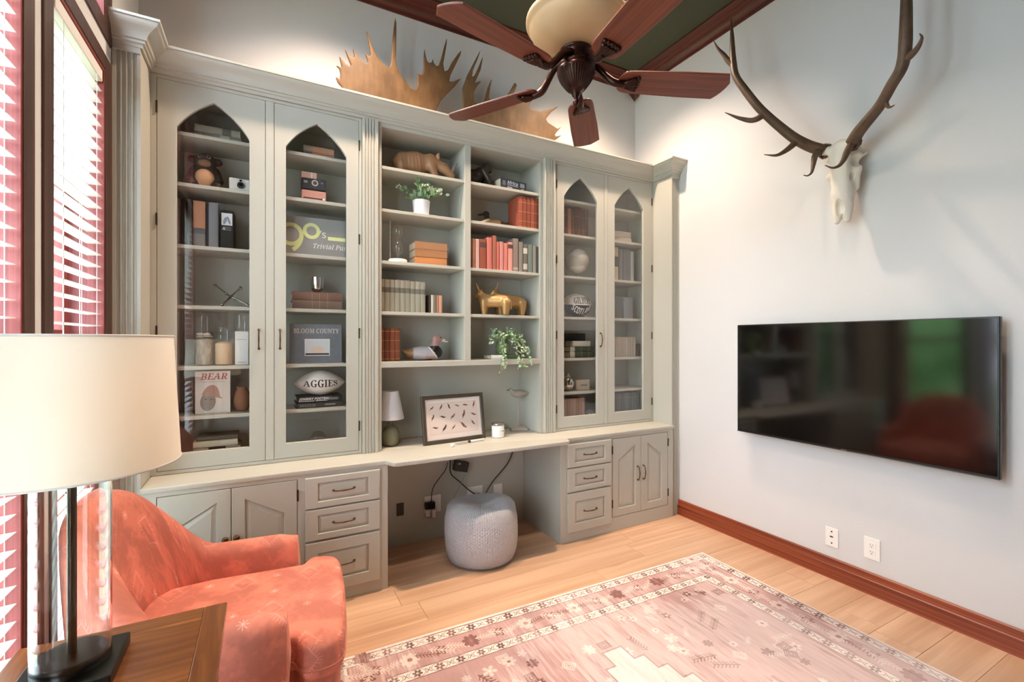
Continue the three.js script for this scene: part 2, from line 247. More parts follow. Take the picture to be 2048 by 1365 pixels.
// ---------------------------------------------------------------- built-in bookcase
const CX = 1.235, SH = [2.566, 2.295, 1.965, 1.642, 1.314, 1.046], ZU = -2.946, ZL = -2.742, ZK = -3.25;
const holeOf = (pts) => new THREE.Path(pts.map(([x, y]) => V2(x, y)));
function rectShape(x0, x1, y0, y1, holes = []) { const s = new THREE.Shape([V2(x0, y0), V2(x1, y0), V2(x1, y1), V2(x0, y1)]); s.holes = holes.map(holeOf); return s; }
const slab = (shape, z0, z1, bev = 0.0015) => new THREE.ExtrudeGeometry(shape, { depth: z1 - z0 - 2 * bev, bevelEnabled: true, bevelSize: bev, bevelThickness: bev, bevelOffset: -bev, bevelSegments: 1, curveSegments: 8 }).translate(0, 0, z0 + bev);
function fluted(x0, x1, zb, zf, y0, y1, n) {                           // a post with n rounded flutes in its front
  const w = x1 - x0, m = 0.012, p = (w - 2 * m) / n, s = new THREE.Shape(); s.moveTo(x0, -zb); s.lineTo(x1, -zb); s.lineTo(x1, -zf); s.lineTo(x1 - m, -zf);
  for (let i = 0; i < n; i++) { const c = x1 - m - p * (i + 0.5), r = p * 0.40; s.lineTo(c + r, -zf); for (let k = 1; k < 6; k++) { const a = k / 6 * Math.PI; s.lineTo(c + r * Math.cos(a), -zf + r * 1.25 * Math.sin(a)); } s.lineTo(c - r, -zf); }
  s.lineTo(x0 + m, -zf); s.lineTo(x0, -zf);
  return new THREE.ExtrudeGeometry(s, { depth: y1 - y0, bevelEnabled: false }).rotateX(-Math.PI / 2).translate(0, y0, 0);
}
function archPull(len) {                                               // bow handle along y, feet at 0 on z
  const h = len / 2, g = [tube([[0, -h, 0.002], [0, -h, 0.014], [0, -h * 0.55, 0.024], [0, 0, 0.028], [0, h * 0.55, 0.024], [0, h, 0.014], [0, h, 0.002]], [0.004, 0.0038, 0.0036, 0.0046, 0.0036, 0.0038, 0.004], 8, 5)];
  for (const s of [-1, 1]) g.push(sph(0.0068, 0, s * h, 0.003, 1, 1.15, 0.6, 10, 8)); return merge(g);
}
const pullV = archPull(0.105), pullH = archPull(0.11).rotateZ(Math.PI / 2);
const hingeG = merge(cyl(0.0042, 0.0042, 0.05, 8, 0, 0, 0.002), sph(0.005, 0, 0.027, 0.002, 1, 1, 1, 8, 6), sph(0.005, 0, -0.027, 0.002, 1, 1, 1, 8, 6));
const hingeM = M(0x3b332a, 0.4, { metalness: 0.7 });
{ // cornice over everything
  const t = thing('cornice', 'sage green crown moulding along the top of the bookcase', 'moulding');
  const pr = [[0, 2.826], [0.010, 2.826], [0.012, 2.842], [0.020, 2.844], [0.021, 2.856], [0.028, 2.858], [0.031, 2.868], [0.036, 2.880], [0.046, 2.892], [0.060, 2.902], [0.072, 2.910], [0.078, 2.918], [0.080, 2.926], [0.088, 2.928], [0.088, 2.9395], [0.0, 2.9395]];
  part(t, 'moulding', sweep([[XL + 0.002, -2.738], [-0.517, -2.738], [-0.517, ZU], [2.973, ZU], [2.973, -2.738], [XR - 0.002, -2.738]], pr), sage);
  part(t, 'top_panel', merge(BX(XL + 0.002, XR - 0.002, 2.92, 2.934, ZB + 0.001, ZU), BX(XL + 0.002, -0.52, 2.92, 2.934, ZU, -2.74), BX(2.976, XR - 0.002, 2.92, 2.934, ZU, -2.74)), sage);
}
for (const [x0, x1, label] of [[XL + 0.003, -0.517, 'full height fluted column beside the window'], [2.973, XR - 0.002, 'full height fluted column beside the television wall']]) {
  const t = thing('fluted_column', 'sage green ' + label, 'column');
  part(t, 'shaft', fluted(x0, x1, ZK, -2.74, 0.0, 2.825, 4), sage);
  part(t, 'capital_band', BX(x0, x1, 2.80, 2.826, -2.74, -2.732), sage);
}
function shelfBoard(x0, x1, y, zf, th = 0.02) { return RBX(x0, x1, y - th, y, ZK, zf, 0.002, 1); }
function gothicHole(x0, x1, y0, ys, ya) {
  const xm = (x0 + x1) / 2, pts = [[x0, y0], [x1, y0], [x1, ys]], q = (a, c, b, t) => [(1 - t) ** 2 * a[0] + 2 * t * (1 - t) * c[0] + t * t * b[0], (1 - t) ** 2 * a[1] + 2 * t * (1 - t) * c[1] + t * t * b[1]];
  for (let i = 1; i <= 8; i++) pts.push(q([x1, ys], [x1 - 0.062, ys + 0.104], [xm, ya], i / 8));
  for (let i = 1; i <= 8; i++) pts.push(q([xm, ya], [x0 + 0.062, ys + 0.104], [x0, ys], i / 8));
  return pts;
}
function glazedCabinet(label, x0, x1, doors, seam) {
  const t = thing('glazed_bookcase', label, 'bookcase');
  const ins = 0.018;
  part(t, 'back_panel', BX(x0, x1, 0.757, 2.82, ZB + 0.001, ZK), sage);
  part(t, 'side_panel', BX(x0, x0 + ins, 0.757, 2.82, ZK, ZU - 0.022), sage); part(t, 'side_panel', BX(x1 - ins, x1, 0.757, 2.82, ZK, ZU - 0.022), sage);
  part(t, 'top_board', BX(x0 + ins, x1 - ins, 2.80, 2.82, ZK, ZU - 0.022), sage); part(t, 'bottom_board', BX(x0 + ins, x1 - ins, 0.757, 0.80, ZK, ZU - 0.03), sage);
  for (const y of SH) part(t, 'shelf', shelfBoard(x0 + ins, x1 - ins, y, -2.985), sage);
  const d0 = doors[0][0], d1 = doors[1][1];
  part(t, 'face_frame', slab(rectShape(x0, x1, 0.757, 2.826, [[[d0 - 0.002, 0.776], [d1 + 0.002, 0.776], [d1 + 0.002, 2.807], [d0 - 0.002, 2.807]]]), ZU - 0.022, ZU), sage);
  doors.forEach(([a, b, g0, g1, hx, hside], k) => {
    const d = part(t, 'door', slab(rectShape(a, b, 0.778, 2.805, [gothicHole(g0, g1, 0.862, 2.57, 2.735)]), ZU - 0.022, ZU + 0.001), sage, 'door with a pointed glazed arch');
    const gs = new THREE.Shape(gothicHole(g0 - 0.006, g1 + 0.006, 0.856, 2.572, 2.741).map(([x, y]) => V2(x, y)));
    part(d, 'glass_pane', new THREE.ExtrudeGeometry(gs, { depth: 0.003, bevelEnabled: false }).translate(0, 0, ZU - 0.014), glassPane, 'clear glass in a pointed arch');
    if (hx) { const h = part(d, 'handle', pullV, bronze, 'small bronze bow handle'); h.position.set(hx, 1.46, ZU + 0.001); }
    for (const y of [2.655, 2.077, 1.498, 0.928]) { const h = part(d, 'hinge', hingeG, hingeM); h.position.set(hside, y, ZU + 0.001); }
    if (k === 1) part(d, 'astragal', RBX(seam[0], seam[1], 0.778, 2.805, ZU - 0.02, ZU + 0.004, 0.002, 1), sage);
  });
  return t;
}
glazedCabinet('sage green bookcase with two pointed arch glass doors beside the window', -0.517, 0.526, [[-0.489, 0.001, -0.407, -0.077, -0.031, -0.491], [0.046, 0.508, 0.106, 0.437, 0.075, 0.511]], [0.003, 0.044]);
glazedCabinet('sage green bookcase with two pointed arch glass doors beside the television wall', 1.944, 2.973, [[1.970, 2.428, 2.036, 2.358, 2.388, 1.967], [2.466, 2.950, 2.54, 2.855, 0, 2.953]], [2.430, 2.464]);
{ // open centre with desk niche and kneehole
  const t = thing('open_bookcase', 'sage green open shelving over the desk niche between the glass door bookcases', 'bookcase');
  const a = 0.528, b = 1.942;
  part(t, 'back_panel', BX(a, b, 0.757, 2.82, ZB + 0.001, ZK), sage);
  part(t, 'kneehole_back_panel', BX(0.637, 1.852, 0, 0.727, ZB + 0.001, ZK), sage);
  for (const [x0, x1] of [[a, 0.645], [1.822, b]]) part(t, 'side_panel', BX(x0, x1, 0.757, 2.82, ZK, ZU - 0.02), sage);
  part(t, 'pilaster', fluted(a, 0.622, ZU - 0.02, ZU + 0.022, 0.757, 2.826, 4), sage, 'narrow fluted pilaster'); part(t, 'pilaster', fluted(1.848, b, ZU - 0.02, ZU + 0.022, 0.757, 2.826, 4), sage, 'narrow fluted pilaster');
  part(t, 'face_stile', BX(0.622, 0.647, 0.757, 2.826, ZU - 0.02, ZU), sage); part(t, 'face_stile', BX(1.820, 1.848, 0.757, 2.826, ZU - 0.02, ZU), sage);
  part(t, 'top_rail', BX(0.647, 1.820, 2.803, 2.826, ZU - 0.02, ZU), sage); part(t, 'top_board', BX(0.645, 1.822, 2.803, 2.82, ZK, ZU - 0.02), sage);
  part(t, 'divider', RBX(1.213, 1.257, 1.317, 2.803, ZK, ZU - 0.002, 0.002, 1), sage);
  for (const y of SH.slice(0, 4)) { const yy = y - 0.004; part(t, 'shelf', shelfBoard(0.645, 1.213, yy, -2.957), sage); part(t, 'shelf', shelfBoard(1.257, 1.822, yy, -2.957), sage); }
  part(t, 'thick_shelf', shelfBoard(0.645, 1.822, 1.317, ZU, 0.037), sage);
}
{ // worktop with the desk part brought forward
  const s = new THREE.Shape(), F = 2.712, D = 2.634; s.moveTo(-0.515, -ZK); s.lineTo(-0.515, F); s.lineTo(0.606, F);
  s.bezierCurveTo(0.622, F, 0.624, F - 0.012, 0.632, F - 0.034); s.bezierCurveTo(0.640, F - 0.06, 0.648, D, 0.672, D); s.lineTo(1.848, D);
  s.bezierCurveTo(1.872, D, 1.882, F - 0.06, 1.890, F - 0.034); s.bezierCurveTo(1.896, F - 0.012, 1.898, F, 1.914, F); s.lineTo(2.971, F); s.lineTo(2.971, -ZK);
  const g = new THREE.ExtrudeGeometry(s, { depth: 0.015, bevelEnabled: true, bevelSize: 0.005, bevelOffset: -0.005, bevelThickness: 0.006, bevelSegments: 3, curveSegments: 8 }).rotateX(-Math.PI / 2).translate(0, 0.734, 0);
  single('worktop', 'long sage green counter that steps forward as a desk between the base cabinets', 'worktop', toCreasedNormals(g, 0.6), sage);
}
function raised(shapePts, inset, z) {                                  // raised field of a panel
  const c = shapePts.reduce((a, p) => [a[0] + p[0] / shapePts.length, a[1] + p[1] / shapePts.length], [0, 0]);
  const s = new THREE.Shape(shapePts.map(([x, y]) => V2(x, y)));
  return new THREE.ExtrudeGeometry(s, { depth: 0.001, bevelEnabled: true, bevelSize: inset, bevelOffset: -inset - 0.003, bevelThickness: 0.009, bevelSegments: 1 }).translate(0, 0, z);
}
function panelFront(t, name, x0, x1, y0, y1, panel, zb, zf, label) {    // a door or drawer front with a raised panel sunk in a frame
  const d = part(t, name, slab(rectShape(x0, x1, y0, y1, [panel]), zb, zf, 0.003), sage, label);
  const ins = 0.016 + 0.012 * (y1 - y0 > 0.3);
  part(d, 'raised_panel', merge(BX(Math.min(...panel.map((p) => p[0])) - 0.006, Math.max(...panel.map((p) => p[0])) + 0.006, Math.min(...panel.map((p) => p[1])) - 0.006, Math.max(...panel.map((p) => p[1])) + 0.006, zb + 0.002, zb + 0.005), raised(panel, ins, zf - 0.014)), sage);
  return d;
}
function baseCabinet(label, x0, x1, doors, drawerX, knobs, doorSide) {
  const t = thing('base_cabinet', label, 'cabinet'), zf = ZL + 0.018;
  part(t, 'carcass', BX(x0, x1, 0, 0.7275, ZK, ZL), sage);
  const [e0, e1] = [doors[0][0] - 0.003, doors[1][1] + 0.003];
  part(t, 'face_frame', slab(rectShape(x0, x1, 0, 0.7275, [[[e0, 0.105], [e1, 0.105], [e1, 0.706], [e0, 0.706]]]), ZL, zf, 0.0015), sage);
  doors.forEach(([a, b, p0, p1, hx, hingeX], k) => {
    const pan = k === 0 ? [[p0, 0.168], [p1, 0.168], [p1, 0.638], [p0, 0.535]] : [[p0, 0.168], [p1, 0.168], [p1, 0.535], [p0, 0.638]];
    const d = panelFront(t, 'door', a, b, 0.108, 0.703, pan, ZL + 0.001, zf + 0.001, 'door with a slant topped raised panel');
    if (knobs) { const h = part(d, 'knob', merge(cyl(0.006, 0.008, 0.018, 12).rotateX(Math.PI / 2).translate(0, 0, 0.009), sph(0.015, 0, 0, 0.024, 1, 1, 0.75, 16, 12)), bronze, 'round bronze knob'); h.position.set(hx, 0.455, zf + 0.001); }
    else { const h = part(d, 'handle', pullV, bronze, 'bronze bow handle'); h.position.set(hx, 0.413, zf + 0.001); }
    for (const y of [0.62, 0.21]) { const h = part(d, 'hinge', hingeG, hingeM); h.position.set(hingeX, y, zf + 0.001); }
  });
  for (const [y0, y1] of [[0.540, 0.708], [0.365, 0.532], [0.074, 0.353]]) {
    const big = y1 - y0 > 0.2, iy = big ? 0.062 : 0.035, ix = 0.064, [a, b] = drawerX, pan = [[a + ix, y0 + iy], [b - ix, y0 + iy], [b - ix, y1 - iy], [a + ix, y1 - iy]];
    const d = panelFront(t, 'drawer', a, b, y0, y1, pan, zf + 0.0005, zf + 0.019, 'drawer front with a raised panel');
    const h = part(d, 'handle', pullH, bronze, 'bronze bow handle'); h.position.set((a + b) / 2, (y0 + y1) / 2, zf + 0.013);
  }
}
baseCabinet('sage green base cabinet with two doors and three drawers behind the coral armchair', -0.515, 0.635, [[-0.452, -0.152, -0.385, -0.214, -0.176, -0.455], [-0.149, 0.152, -0.090, 0.090, -0.126, 0.155]], [0.190, 0.586], true);
baseCabinet('sage green base cabinet with two doors and three drawers beside the television wall', 1.854, 2.971, [[2.328, 2.617, 2.387, 2.556, 2.578, 2.325], [2.620, 2.908, 2.688, 2.838, 2.638, 2.911]], [1.906, 2.303], false);
// outlines of the antlers, in metres
const MOOSE_A = [[0.433,3.082],[0.409,3.104],[0.397,3.134],[0.410,3.134],[0.423,3.128],[0.425,3.159],[0.418,3.191],[0.400,3.206],[0.410,3.206],[0.425,3.202],[0.433,3.203],[0.417,3.270],[0.433,3.254],[0.457,3.230],[0.482,3.219],[0.488,3.228],[0.474,3.261],[0.450,3.321],[0.463,3.308],[0.487,3.283],[0.504,3.280],[0.507,3.296],[0.497,3.343],[0.512,3.318],[0.537,3.284],[0.562,3.268],[0.582,3.263],[0.593,3.274],[0.574,3.326],[0.587,3.320],[0.603,3.311],[0.608,3.326],[0.600,3.382],[0.582,3.475],[0.598,3.450],[0.618,3.387],[0.644,3.337],[0.676,3.298],[0.713,3.273],[0.731,3.277],[0.739,3.300],[0.745,3.388],[0.758,3.538],[0.769,3.620],[0.776,3.581],[0.774,3.434],[0.771,3.341],[0.780,3.295],[0.804,3.247],[0.843,3.203],[0.876,3.176],[0.901,3.170],[0.916,3.184],[0.924,3.219],[0.921,3.252],[0.917,3.286],[0.930,3.285],[0.947,3.283],[0.958,3.301],[0.964,3.341],[0.966,3.409],[0.971,3.480],[0.978,3.435],[0.987,3.398],[1.004,3.383],[1.028,3.396],[1.032,3.428],[1.038,3.396],[1.060,3.377],[1.078,3.390],[1.096,3.446],[1.120,3.539],[1.141,3.611],[1.138,3.562],[1.123,3.477],[1.111,3.416],[1.114,3.395],[1.120,3.362],[1.150,3.382],[1.180,3.448],[1.229,3.526],[1.257,3.563],[1.245,3.519],[1.205,3.432],[1.168,3.352],[1.156,3.303],[1.192,3.313],[1.254,3.359],[1.205,3.287],[1.138,3.207],[1.090,3.143],[1.066,3.087]];
const MOOSE_B = [[1.272,3.169],[1.269,3.295],[1.304,3.396],[1.355,3.502],[1.410,3.614],[1.384,3.536],[1.348,3.445],[1.340,3.387],[1.364,3.412],[1.396,3.488],[1.428,3.571],[1.408,3.462],[1.372,3.378],[1.359,3.349],[1.412,3.381],[1.376,3.327],[1.355,3.281],[1.359,3.216],[1.392,3.198],[1.436,3.228],[1.445,3.267],[1.465,3.347],[1.498,3.419],[1.482,3.332],[1.473,3.263],[1.528,3.250],[1.591,3.284],[1.647,3.356],[1.690,3.436],[1.708,3.421],[1.673,3.324],[1.743,3.303],[1.811,3.331],[1.861,3.363],[1.824,3.311],[1.820,3.282],[1.842,3.268],[1.925,3.276],[1.991,3.303],[2.116,3.370],[2.039,3.303],[2.001,3.257],[1.982,3.229],[2.005,3.208],[2.049,3.198],[2.107,3.184],[2.146,3.213],[2.102,3.163],[2.077,3.129],[2.092,3.120],[2.151,3.145],[2.092,3.096],[2.058,3.069]];
const ELK = {
  Lbeam: [[2.900,2.570,-1.521],[2.860,2.615,-1.584],[2.800,2.661,-1.628],[2.750,2.748,-1.692],[2.710,2.845,-1.758],[2.690,2.898,-1.790],[2.670,3.036,-1.867],[2.660,3.155,-1.926],[2.670,3.284,-1.952],[2.690,3.436,-1.973],[2.720,3.581,-2.001]],
  L1: [[2.880,2.578,-1.538],[2.830,2.529,-1.534],[2.770,2.455,-1.512],[2.720,2.398,-1.496],[2.690,2.381,-1.501],[2.670,2.385,-1.509]],
  L2: [[2.810,2.652,-1.622],[2.770,2.610,-1.643],[2.730,2.579,-1.661],[2.690,2.560,-1.679],[2.650,2.574,-1.728]],
  L3: [[2.710,2.851,-1.767],[2.680,2.824,-1.787],[2.660,2.820,-1.816],[2.620,2.850,-1.873],[2.580,2.906,-1.943]],
  L4: [[2.665,3.233,-1.944],[2.660,3.281,-1.981],[2.650,3.331,-2.006],[2.630,3.379,-2.033],[2.620,3.441,-2.059]],
  Rbeam: [[2.900,2.561,-1.375],[2.880,2.598,-1.336],[2.855,2.627,-1.287],[2.820,2.677,-1.207],[2.780,2.742,-1.139],[2.760,2.787,-1.095],[2.750,2.836,-1.077],[2.740,2.893,-1.068],[2.730,3.014,-1.061],[2.730,3.140,-1.058],[2.740,3.240,-1.050]],
  R1: [[2.890,2.553,-1.372],[2.850,2.499,-1.376],[2.800,2.441,-1.371],[2.750,2.402,-1.371],[2.710,2.390,-1.381],[2.680,2.405,-1.401]],
  R2: [[2.810,2.693,-1.185],[2.800,2.644,-1.162],[2.790,2.635,-1.143],[2.785,2.636,-1.130]],
  R4: [[2.750,2.824,-1.077],[2.740,2.828,-1.046],[2.730,2.841,-1.019],[2.720,2.863,-1.000],[2.715,2.877,-0.995],[2.710,2.896,-1.002]]
};
// ---------------------------------------------------------------- television
{
  const t = thing('television', 'wide black flat screen television on the white wall', 'television', [XR - 0.0015, 0.809, -1.4715]);
  const h = 0.755, w = 1.335, f = -0.086;
  part(t, 'housing', RB(0.03, h, w, 0.004, f + 0.016, h / 2, 0, 2), blackPlastic);
  part(t, 'rear_cover', RB(0.028, h * 0.62, w * 0.8, 0.01, f + 0.044, h * 0.42, 0, 2), blackPlastic);
  part(t, 'screen', B(0.0015, h - 0.022, w - 0.018, f + 0.0004, h / 2 + 0.004, 0), new THREE.MeshPhysicalMaterial({ color: 0x060607, roughness: 0.09, ior: 1.7 }), 'glossy black screen');
  part(t, 'lower_trim', RB(0.006, 0.004, w, 0.0015, f + 0.001, 0.002, 0, 1), M(0x55565a, 0.3, { metalness: 0.8 }));
  part(t, 'badge', B(0.001, 0.004, 0.03, f + 0.0003, 0.0065, 0.02), chrome);
  part(t, 'wall_bracket', merge(B(0.03, 0.3, 0.4, -0.015, h * 0.45, 0), B(0.03, 0.05, 0.5, -0.02, h * 0.55, 0)), darkMetal);
}
// ---------------------------------------------------------------- wall plates
{
  const t = thing('media_plate', 'white wall plate with a cable slot and two round jacks under the television', 'wall plate', [XR, 0.249, -1.558], -Math.PI / 2);
  part(t, 'cover_plate', RB(0.072, 0.115, 0.006, 0.002, 0, 0, 0.003, 1), whitePlastic);
  for (const y of [0.035, -0.035]) part(t, 'jack', cyl(0.0042, 0.0042, 0.003, 12).rotateX(Math.PI / 2).translate(0, y, 0.0065), blackPlastic, 'round black jack');
  part(t, 'cable_slot', B(0.018, 0.007, 0.002, -0.001, 0.003, 0.0063), M(0x2a2a2c, 0.4));
  const o = thing('power_outlet', 'white double power outlet on the white wall right of the cable plate', 'outlet', [XR, 0.262, -1.347], -Math.PI / 2);
  part(o, 'cover_plate', RB(0.08, 0.122, 0.006, 0.002, 0, 0, 0.003, 1), whitePlastic);
  for (const y of [0.02, -0.02]) {
    const r = part(o, 'receptacle', RB(0.034, 0.029, 0.003, 0.001, 0, y, 0.0065, 1), whitePlastic);
    part(r, 'slot', merge(B(0.002, 0.009, 0.0006, -0.0065, y + 0.004, 0.0082), B(0.002, 0.008, 0.0006, 0.0065, y + 0.004, 0.0082)), M(0x6a6a6a, 0.5)); part(r, 'ground_hole', cyl(0.0026, 0.0026, 0.0006, 10).rotateX(Math.PI / 2).translate(0, y - 0.008, 0.0082), M(0x222222, 0.5));
  }
}
// ---------------------------------------------------------------- elk skull with antlers
const antlerTex = dataTex(256, 512, (u, v, o) => { const n = fbm(u, v, 6, 10, 4, 301), s = fbm(u, v, 40, 6, 3, 305), t = 0.55 * n + 0.45 * s; o[0] = lerp(0.24, 0.46, t); o[1] = lerp(0.17, 0.36, t); o[2] = lerp(0.12, 0.27, t); });
antlerTex.repeat.set(1, 4);
const antlerMat = new THREE.MeshPhysicalMaterial({ map: antlerTex, roughness: 0.5, bumpMap: antlerTex, bumpScale: 0.0025 });
{
  const t = thing('elk_skull', 'bleached elk skull with wide brown antlers mounted on the white wall', 'skull mount', [XR, 0, 0]);
  const loc = (a) => a.map(([x, y, z]) => [x - XR, y, z]);
  const zc = -1.444, S = (x, y, z) => [x - XR, y, zc + z];
  const prim = [[S(2.975, 2.535, 0), [0.075, 0.085, 0.078]], [S(2.935, 2.56, 0), [0.05, 0.05, 0.06]], [S(2.952, 2.50, 0), S(2.945, 2.30, 0), 0.066, 0.052], [S(2.945, 2.30, 0), S(2.945, 2.20, 0), 0.052, 0.040], [S(2.99, 2.42, 0), S(2.985, 2.27, 0), 0.05, 0.034]];
  for (const s of [-1, 1]) prim.push([S(2.945, 2.235, s * 0.034), S(2.942, 2.146, s * 0.028), 0.020, 0.016], [S(2.95, 2.505, s * 0.062), S(2.955, 2.425, s * 0.07), 0.020, 0.018], [S(2.958, 2.43, s * 0.07), S(2.985, 2.33, s * 0.052), 0.017, 0.014], [S(2.965, 2.51, s * 0.07), S(3.02, 2.53, s * 0.075), 0.016, 0.018], [S(2.93, 2.555, s * 0.045), S(2.908, 2.568, s * 0.068), 0.028, 0.024]);
  const body = solid(prim, 0.022);
  const f = (p) => { let d = body(p); for (const s of [-1, 1]) { d = smax(d, -sdEll(p, S(2.940, 2.468, s * 0.082), [0.034, 0.034, 0.034]), 0.006); d = smax(d, -sdEll(p, S(2.935, 2.385, s * 0.05), [0.014, 0.026, 0.010]), 0.004); d = smax(d, -sdEll(p, S(2.985, 2.545, s * 0.088), [0.026, 0.030, 0.018]), 0.006); } d = smax(d, -sdEll(p, S(2.892, 2.205, 0), [0.05, 0.06, 0.022]), 0.004); d = smax(d, -sdEll(p, S(2.93, 2.15, 0), [0.04, 0.045, 0.006]), 0.003); return d; };
  part(t, 'skull', nets(f, S(2.86, 2.11, -0.13), S(3.058, 2.65, 0.13), 0.0055), new THREE.MeshPhysicalMaterial({ color: 0xe7e0d3, roughness: 0.6 }), 'bleached white skull');
  for (const [nm, beam, tines] of [['left', 'Lbeam', ['L1', 'L2', 'L3', 'L4']], ['right', 'Rbeam', ['R1', 'R2', 'R4']]]) {
    const bm = loc(ELK[beam]); const g = [tube(bm, nm === 'left' ? [0.034, 0.031, 0.028, 0.026, 0.025, 0.024, 0.022, 0.021, 0.017, 0.012, 0.004] : [0.033, 0.031, 0.028, 0.026, 0.026, 0.027, 0.028, 0.026, 0.024, 0.023, 0.022], 14, 6)];
    for (const k of tines) { const pts = loc(ELK[k]), n = pts.length, r0 = k === 'R2' ? 0.014 : 0.020; g.push(tube(pts, (u) => lerp(r0, 0.0022, Math.pow(u, 1.25)), 10, 6)); }
    const a = part(t, 'antler', merge(g), antlerMat, 'long brown antler');
    const bb = bm[0], rr = rng(nm === 'left' ? 3 : 9), burr = []; for (let i = 0; i < 16; i++) { const an = i / 16 * Math.PI * 2; burr.push(sph(0.009 + 0.004 * rr(), bb[0] + 0.012, bb[1] + Math.cos(an) * 0.034, bb[2] + Math.sin(an) * 0.034, 1, 1, 1, 8, 6)); }
    part(a, 'burr', merge(burr), antlerMat, 'knobbly burr');
  }
}
// ---------------------------------------------------------------- moose antlers on top of the bookcase
{
  const mt = dataTex(512, 512, (u, v, o) => { const n = fbm(u, v, 7, 5, 5, 401), s = fbm(u, v, 30, 8, 3, 405), t = clamp(0.7 * n + 0.3 * s); o[0] = lerp(0.30, 0.56, t); o[1] = lerp(0.21, 0.43, t); o[2] = lerp(0.12, 0.29, t); });
  mt.repeat.set(1.6, 1.6); const mooseMat = new THREE.MeshPhysicalMaterial({ map: mt, roughness: 0.6, bumpMap: mt, bumpScale: 0.004 });
  const build = (label, pts, z, base, cup) => {
    const [x0, x1] = base, xm = pts.reduce((a, p) => a + p[0], 0) / pts.length, out = [...pts.map(([x, y]) => [x - xm, y - 2.9395]), [x1 - xm, 0.0], [x0 - xm, 0.0]], n = out.length;
    const sd = (px, py) => { let d = 1e9, s = 1; for (let i = 0, j = n - 1; i < n; j = i++) { const ex = out[j][0] - out[i][0], ey = out[j][1] - out[i][1], wx = px - out[i][0], wy = py - out[i][1], h = clamp((wx * ex + wy * ey) / (ex * ex + ey * ey)), bx = wx - ex * h, by = wy - ey * h; d = Math.min(d, bx * bx + by * by); const c1 = py >= out[i][1], c2 = py < out[j][1], c3 = ex * wy > ey * wx; if ((c1 && c2 && c3) || (!c1 && !c2 && !c3)) s = -s; } return s * Math.sqrt(d); };
    const cell = 0.0055, lo = [Math.min(...out.map((q) => q[0])) - 0.012, -0.004, -0.13], hi = [Math.max(...out.map((q) => q[0])) + 0.012, Math.max(...out.map((q) => q[1])) + 0.012, 0.05], cache = new Map();
    const g = nets((p) => { const key = Math.round(p[0] * 1e4) * 20000 + Math.round(p[1] * 1e4); let d = cache.get(key); if (d === undefined) { d = sd(p[0], p[1]); cache.set(key, d); } if (d > 0.02) return d; return smax(d - 0.001, Math.abs(p[2] - cup(p[0], p[1])) - 0.009, 0.007); }, lo, hi, cell);
    const t = thing('moose_antler', label, 'antler', [xm, 2.9395, z]); part(t, 'palm', uvBox(g), mooseMat, 'broad brown palm with pointed tines');
    return t;
  };
  build('broad brown moose antler with tall tines on top of the bookcase, left one', MOOSE_A, -3.115, [0.47, 1.05], (x, y) => -0.16 * x * x + 0.10 * y * (1 - y));
  build('broad brown moose antler partly behind a fan blade on top of the bookcase', MOOSE_B, -3.135, [1.29, 2.03], (x, y) => -0.14 * x * x + 0.10 * y * (1 - y));
}
